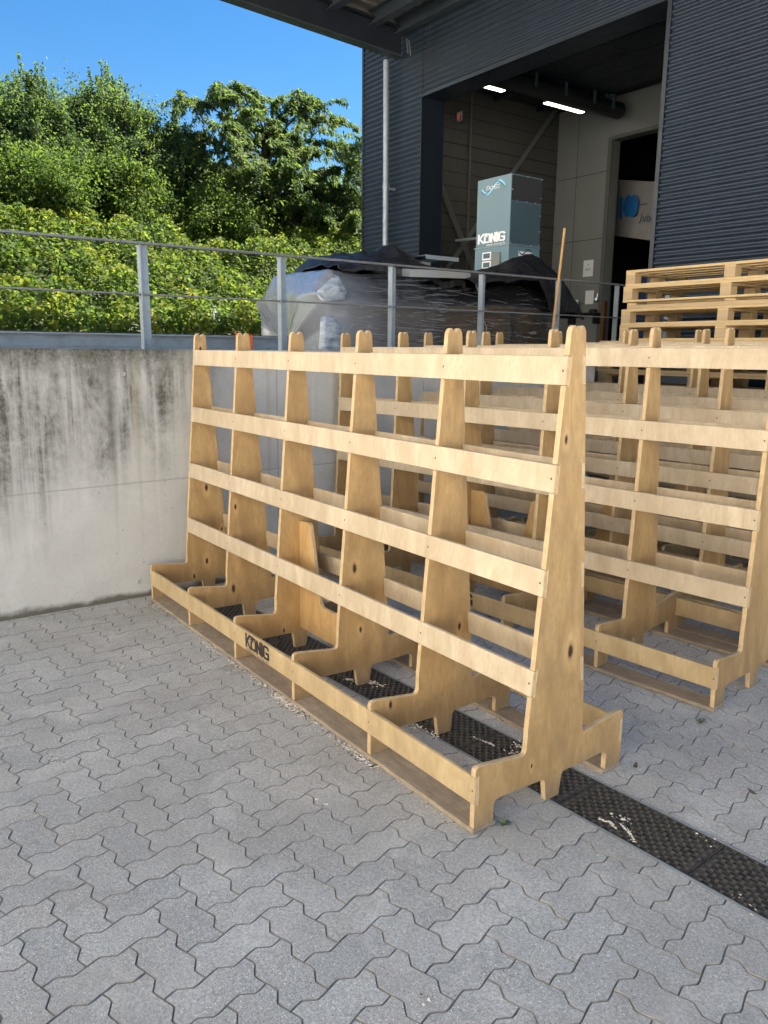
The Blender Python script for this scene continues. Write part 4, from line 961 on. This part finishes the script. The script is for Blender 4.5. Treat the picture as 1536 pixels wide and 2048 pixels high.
def leaves_mesh(name, P, Nn, size, tint, aspect=1.5, mtl=None, parent=None, D=None):
    """P (n,3) positions, Nn (n,3) normals; each leaf two triangles folded along its middle"""
    n = len(P); Nn = Nn/np.linalg.norm(Nn, axis=1)[:, None]
    if D is None: D = rng.normal(size=(n, 3))
    D = D-(D*Nn).sum(1)[:, None]*Nn; D /= np.linalg.norm(D, axis=1)[:, None]+1e-9
    B = np.cross(Nn, D); s1 = (size*aspect)[:, None]*D; s2 = (size*.5)[:, None]*B; up = Nn*(size*.12)[:, None]
    V = np.empty((n, 4, 3)); V[:, 0] = P-s1*.5; V[:, 1] = P+s2+up-s1*.05; V[:, 2] = P+s1*.5-up; V[:, 3] = P-s2+up-s1*.05
    V = V.reshape(-1, 3); idx = np.arange(n)[:, None]*4
    tri = np.concatenate([idx+[0, 1, 2], idx+[0, 2, 3]], 1).reshape(-1)
    me = bpy.data.meshes.new(name); me.vertices.add(n*4); me.vertices.foreach_set('co', V.ravel().astype(np.float32))
    me.loops.add(n*6); me.loops.foreach_set('vertex_index', tri.astype(np.int32))
    me.polygons.add(n*2); me.polygons.foreach_set('loop_start', np.arange(0, n*6, 3, dtype=np.int32)); me.polygons.foreach_set('loop_total', np.full(n*2, 3, np.int32))
    at = me.attributes.new('tint', 'FLOAT', 'FACE'); at.data.foreach_set('value', np.repeat(tint, 2).astype(np.float32))
    me.materials.append(mtl); me.update(); me.validate()
    o = bpy.data.objects.new(name, me); COL.objects.link(o)
    if parent: o.parent = parent
    return o
from mathutils import noise as mnoise
def bramble():
    n = 150000
    x = -7.05-rng.random(n)**.9*6.2; y = rng.uniform(-4.5, 11.5, n)
    keep = []
    h = np.array([mnoise.fractal(Vector((a*.9, b*.9, 0)), .8, 2.1, 4) for a, b in zip(x, y)])
    h2 = np.array([mnoise.noise(Vector((a*2.7, b*2.7, 5))) for a, b in zip(x, y)])
    z = np.array([bank_z(a, b) for a, b in zip(x, y)])
    top = .46+.34*h+.26*h2
    d = rng.random(n)**.45
    P = np.stack([x, y, z+top*d], 1)
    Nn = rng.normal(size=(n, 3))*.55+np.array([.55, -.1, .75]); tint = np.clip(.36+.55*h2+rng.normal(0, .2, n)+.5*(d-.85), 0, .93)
    yel = (np.array([mnoise.noise(Vector((a*1.6+30, b*1.6, 2))) for a, b in zip(x, y)]) > .33) & (rng.random(n) < .35); tint[yel] = 1
    sz = rng.uniform(.028, .088, n)
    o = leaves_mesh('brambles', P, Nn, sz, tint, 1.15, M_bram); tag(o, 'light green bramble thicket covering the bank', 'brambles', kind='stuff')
bramble()
def tree(name, x, y, ztop, rad, nleaf, lb, mtl, grp, shoots=9, seed=0, size=(.022,.050), low=0.12):
    rg = np.random.default_rng(seed); rd = random.Random(seed)
    z0 = bank_z(x, y); H = ztop-z0
    T = empty(name, (x, y, z0), lb, 'tree' if 'tree' in name else 'shrub', grp)
    mb = MB(); ends = []
    mb.tube([(0,0,-.3), (rd.uniform(-.1,.1), rd.uniform(-.1,.1), H*.4), (rd.uniform(-.2,.2), rd.uniform(-.2,.2), H*.8)], [.09, .06, .02], 7)
    clumps = []
    for k in range(int(95*(rad*rad*H)/4)+40):
        a = rd.uniform(0, 6.28); hz = rd.uniform(low, .88); rr = rad*math.sqrt(rd.random())*(1.05-.55*max(0, hz-.45)/.55)
        c = (rr*math.cos(a), rr*math.sin(a), H*hz); clumps.append((c, rd.uniform(.11, .30)))
        if k % 5 == 0: mb.tube([(0, 0, c[2]*.55), (c[0]*.5, c[1]*.5, c[2]*.85), c], [.03, .018, .007], 5)
    P = []; N_ = []; t_ = []
    nleaf = int(nleaf*2.7); per = int(nleaf*.88/len(clumps))
    for (c, r0) in clumps:
        ax_ = rg.normal(size=3)+np.array([c[0], c[1], .9])*1.2; ax_ /= np.linalg.norm(ax_)
        v = np.clip(rg.normal(size=(per, 3)), -1.9, 1.9); q = v*r0*.62; q += (q@ax_)[:, None]*ax_*rd.uniform(.3, 1.3); q += c
        v /= np.linalg.norm(v, axis=1)[:, None]
        P.append(q); N_.append(v*.5+rg.normal(size=(per, 3))*.6+[.2, 0, .45]); t_.append(np.clip(rg.normal(.45, .11, per)+rd.uniform(-.13, .13), 0, .97))
    shoots *= 3
    for k in range(shoots):
        a = rd.uniform(0, 6.28); rr = rad*rd.uniform(.0, .95); b = np.array([rr*math.cos(a), rr*math.sin(a), H*(.80-.25*rr/rad)]); L_ = H*rd.uniform(.10, .34)*(1.1-.4*rr/rad)
        lean = np.array([rd.uniform(-.18,.18), rd.uniform(-.18,.18), 1]); m_ = int(nleaf*.12/shoots)
        tt = rg.random(m_); q = b+lean*L_*tt[:, None]+np.clip(rg.normal(size=(m_, 3)), -1.7, 1.7)*.07*(1.05-.8*tt)[:, None]*np.array([1, 1, .8]); P.append(q); N_.append(rg.normal(size=(m_, 3))+[0, 0, .3]); t_.append(np.clip(rg.normal(.45, .18, m_), 0, .97))
        mb.tube([tuple(b-lean*.4), tuple(b+lean*L_*.9)], [.014, .004], 4)
    P = np.concatenate(P); N_ = np.concatenate(N_); t_ = np.concatenate(t_)
    leaves_mesh('crown', P, N_, rg.uniform(*size, len(P)), t_, 1.6, mtl, T)
    mb.obj('trunk', M_bark, T)
    return T
GT = 'leafy trees on the bank behind the brambles'
# y positions measured on the plane x = -13.5
tree('leafy_tree', -13.0, .9, 6.35, .9, 17000, 'leafy tree at the very left edge of the picture', M_tree, GT, 10, 1)
tree('leafy_tree', -13.4, 2.35, 6.85, 1.0, 20000, 'leafy tree with thin upright shoots, second from the left edge', M_tree, GT, 14, 2)
tree('leafy_tree', -13.8, 4.0, 7.15, 1.25, 26000, 'tallest dense tree left of the feathery one', M_tree, GT, 18, 3)
tree('leafy_tree', -13.6, 5.35, 6.6, .95, 17000, 'lower leafy tree filling the gap beside the feathery tree', M_tree, GT, 12, 4)
tree('leafy_tree', -14.8, 3.2, 6.3, 1.5, 17000, 'dark tree deep behind the front row at left', M_tree, GT, 6, 5)
tree('leafy_tree', -15.3, 6.2, 6.4, 1.5, 16000, 'dark tree behind the gap beside the feathery tree', M_tree, GT, 6, 6)
tree('leafy_tree', -14.5, 10.3, 6.1, 1.1, 15000, 'tree showing beside the warehouse corner', M_tree, GT, 5, 7)
tree('leafy_tree', -14.5, .2, 6.0, 1.2, 12000, 'tree cut off by the left frame, behind the edge tree', M_tree, GT, 6, 8)
tree('leafy_shrub', -11.9, 2.0, 5.0, .95, 15000, 'bright leafy shrub above the brambles at left', M_lt, 'bright shrubs at the top of the brambles', 4, 9, low=.05)
tree('leafy_shrub', -12.1, 3.75, 5.2, .8, 12000, 'slender light shrub in front of the tall dense tree', M_lt, 'bright shrubs at the top of the brambles', 7, 10, low=.05)
tree('leafy_shrub', -12.0, 5.4, 4.75, .9, 12000, 'rounded light shrub left of the feathery tree foot', M_lt, 'bright shrubs at the top of the brambles', 4, 11, low=.05)
tree('leafy_shrub', -12.3, 9.4, 5.1, 1.0, 12000, 'light shrub beside the dark building corner', M_lt, 'bright shrubs at the top of the brambles', 4, 12, low=.05)
tree('leafy_shrub', -12.0, .5, 4.9, .9, 11000, 'light shrub at the left edge above the railing', M_lt, 'bright shrubs at the top of the brambles', 4, 13, low=.05)
def feathery(x, y, ztop):
    rg = np.random.default_rng(5); rd = random.Random(5); z0 = bank_z(x, y); H = ztop-z0
    T = empty('feathery_tree', (x, y, z0), 'drooping feathery tree standing against the blue sky beside the warehouse', 'tree')
    mb = MB(); mb.tube([(0,0,-.3), (.1,-.1,H*.3), (-.05,.05,H*.6), (0,0,H*.86)], [.16, .12, .07, .03], 9)
    P = []; D = []; t_ = []; N_ = []
    def strand(p0, d0, L_, droop, dens, spread=.11):
        n = max(5, int(L_/.12)); p = np.array(p0, float); d = np.array(d0, float); pts = [p.copy()]
        for k in range(n):
            d = d+np.array([rg.normal(0, .08), rg.normal(0, .08), -droop*.12]); d /= np.linalg.norm(d); p = p+d*L_/n; pts.append(p.copy())
        pts = np.array(pts); m_ = int(L_*dens); tt = rg.random(m_)*(len(pts)-1.001); i0 = tt.astype(int); fr = (tt-i0)[:, None]
        base = pts[i0]*(1-fr)+pts[i0+1]*fr; dd = pts[i0+1]-pts[i0]; dd /= np.linalg.norm(dd, axis=1)[:, None]+1e-9
        off = rg.normal(size=(m_, 3))*spread; off[:, 2] = off[:, 2]*.6-.05
        P.append(base+off); D.append(off*np.array([1, 1, .5])+dd*.05+[0, 0, -.07]); N_.append(rg.normal(size=(m_, 3))*.45+[.45, .15, .7]); t_.append(np.clip(rg.normal(.42, .17, m_)+rd.uniform(-.15, .2), 0, .8)); return pts
    # limbs arching from the forked trunk to the tips of the crown
    tips = [(5.461, 7.038), (5.995, 7.307), (6.604, 7.503), (7.228, 7.388), (7.814, 7.386), (8.425, 7.572), (8.912, 7.436), (9.637, 7.184), (9.195, 6.517), (9.564, 6.045), (9.945, 5.378), (5.663, 6.309), (8.27, 6.157), (8.973, 5.503), (10.056, 4.844), (6.055, 5.635), (6.931, 5.752), (7.705, 5.07), (8.822, 4.723), (5.898, 4.654), (6.641, 4.511), (7.422, 4.36), (9.717, 4.446), (6.55, 5.701), (8.246, 4.318)]
    rep_ = [(a, b, 0.) for a, b in tips]+[(a+rd.uniform(-.25, .25), b-rd.uniform(.5, .9), 1.) for a, b in tips[2:5]]+[(a+rd.uniform(-.25, .25), b-rd.uniform(.0, .35), 1.) for a, b in tips[9:]]+[(a+rd.uniform(-.3, .3), b-rd.uniform(.1, .6), -1.) for a, b in tips[11:]]
    for (ty, tz, dep) in rep_:
        tx = rd.uniform(-.35, .35)+dep*rd.uniform(.5, 1.3)
        end = np.array([tx, ty-y, tz-z0]); h0 = min(H*.62, max(H*.22, end[2]-.5-abs(end[1])*.35)); st_ = np.array([0, 0, h0])
        mid = st_*.5+end*.5+np.array([0, 0, .35+.12*abs(end[1])])
        ts = np.linspace(0, 1, 14)[:, None]; pts = (1-ts)**2*st_+2*ts*(1-ts)*mid+ts**2*end
        mb.tube([tuple(q) for q in pts[::2]]+[tuple(pts[-1])], list(np.linspace(.03, .005, 8)), 5)
        Ltot = float(np.linalg.norm(end-st_))
        for k in range(int(5+7*Ltot)):
            i_ = min(13, int(14*(rd.random()**.6*.95+.05))); b = pts[i_]; a2 = rd.uniform(0, 6.28)
            strand(b+rg.normal(size=3)*.04, (math.cos(a2)*.8, math.sin(a2)*.8, rd.uniform(-.1, .6)), rd.uniform(.3, .85), rd.uniform(1.5, 2.8), 165, .042)
    # long hanging sprays in front of the crown
    for k in range(80):
        ty, tz = tips[rd.randrange(7, len(tips))]
        b = (rd.uniform(.2, 1.7), ty-y+rd.uniform(-.5, .5), tz-z0+rd.uniform(-.5, .3))
        strand(b, (rd.uniform(.1, .8), rd.uniform(-.4, .6), .2), rd.uniform(.5, 1.0), rd.uniform(1.3, 2.4), 170, .06)
    P = np.concatenate(P); D = np.concatenate(D); N_ = np.concatenate(N_); t_ = np.concatenate(t_)
    rust = rg.random(len(P)) < .012; t_[rust] = 1
    leaves_mesh('crown', P, N_, rg.uniform(.028, .05, len(P)), t_, 3.4, M_feat, T, D); mb.obj('trunk', M_bark, T)
feathery(-13.0, 7.35, 7.3)
mb = MB()
for k in range(46):
    a, b, c = random.gauss(0, .03), random.gauss(0, .05), random.uniform(-.13, .13)
    p = Vector((-7.4+a, 3.42+b*.7, 2.12+c)); s0 = .016
    mb.face([p+Vector((random.uniform(-s0, s0), random.uniform(-s0, s0), random.uniform(-s0, s0))) for _ in range(4)])
mb.tube([(-7.5, 3.42, 1.6), (-7.4, 3.42, 2.2)], .006, 5)
tag(mb.obj('white_flower', M_paper, recalc=False), 'tall white flowering stalk in front of the brambles', 'flower')
S.render.resolution_x = 768; S.render.resolution_y = 1024
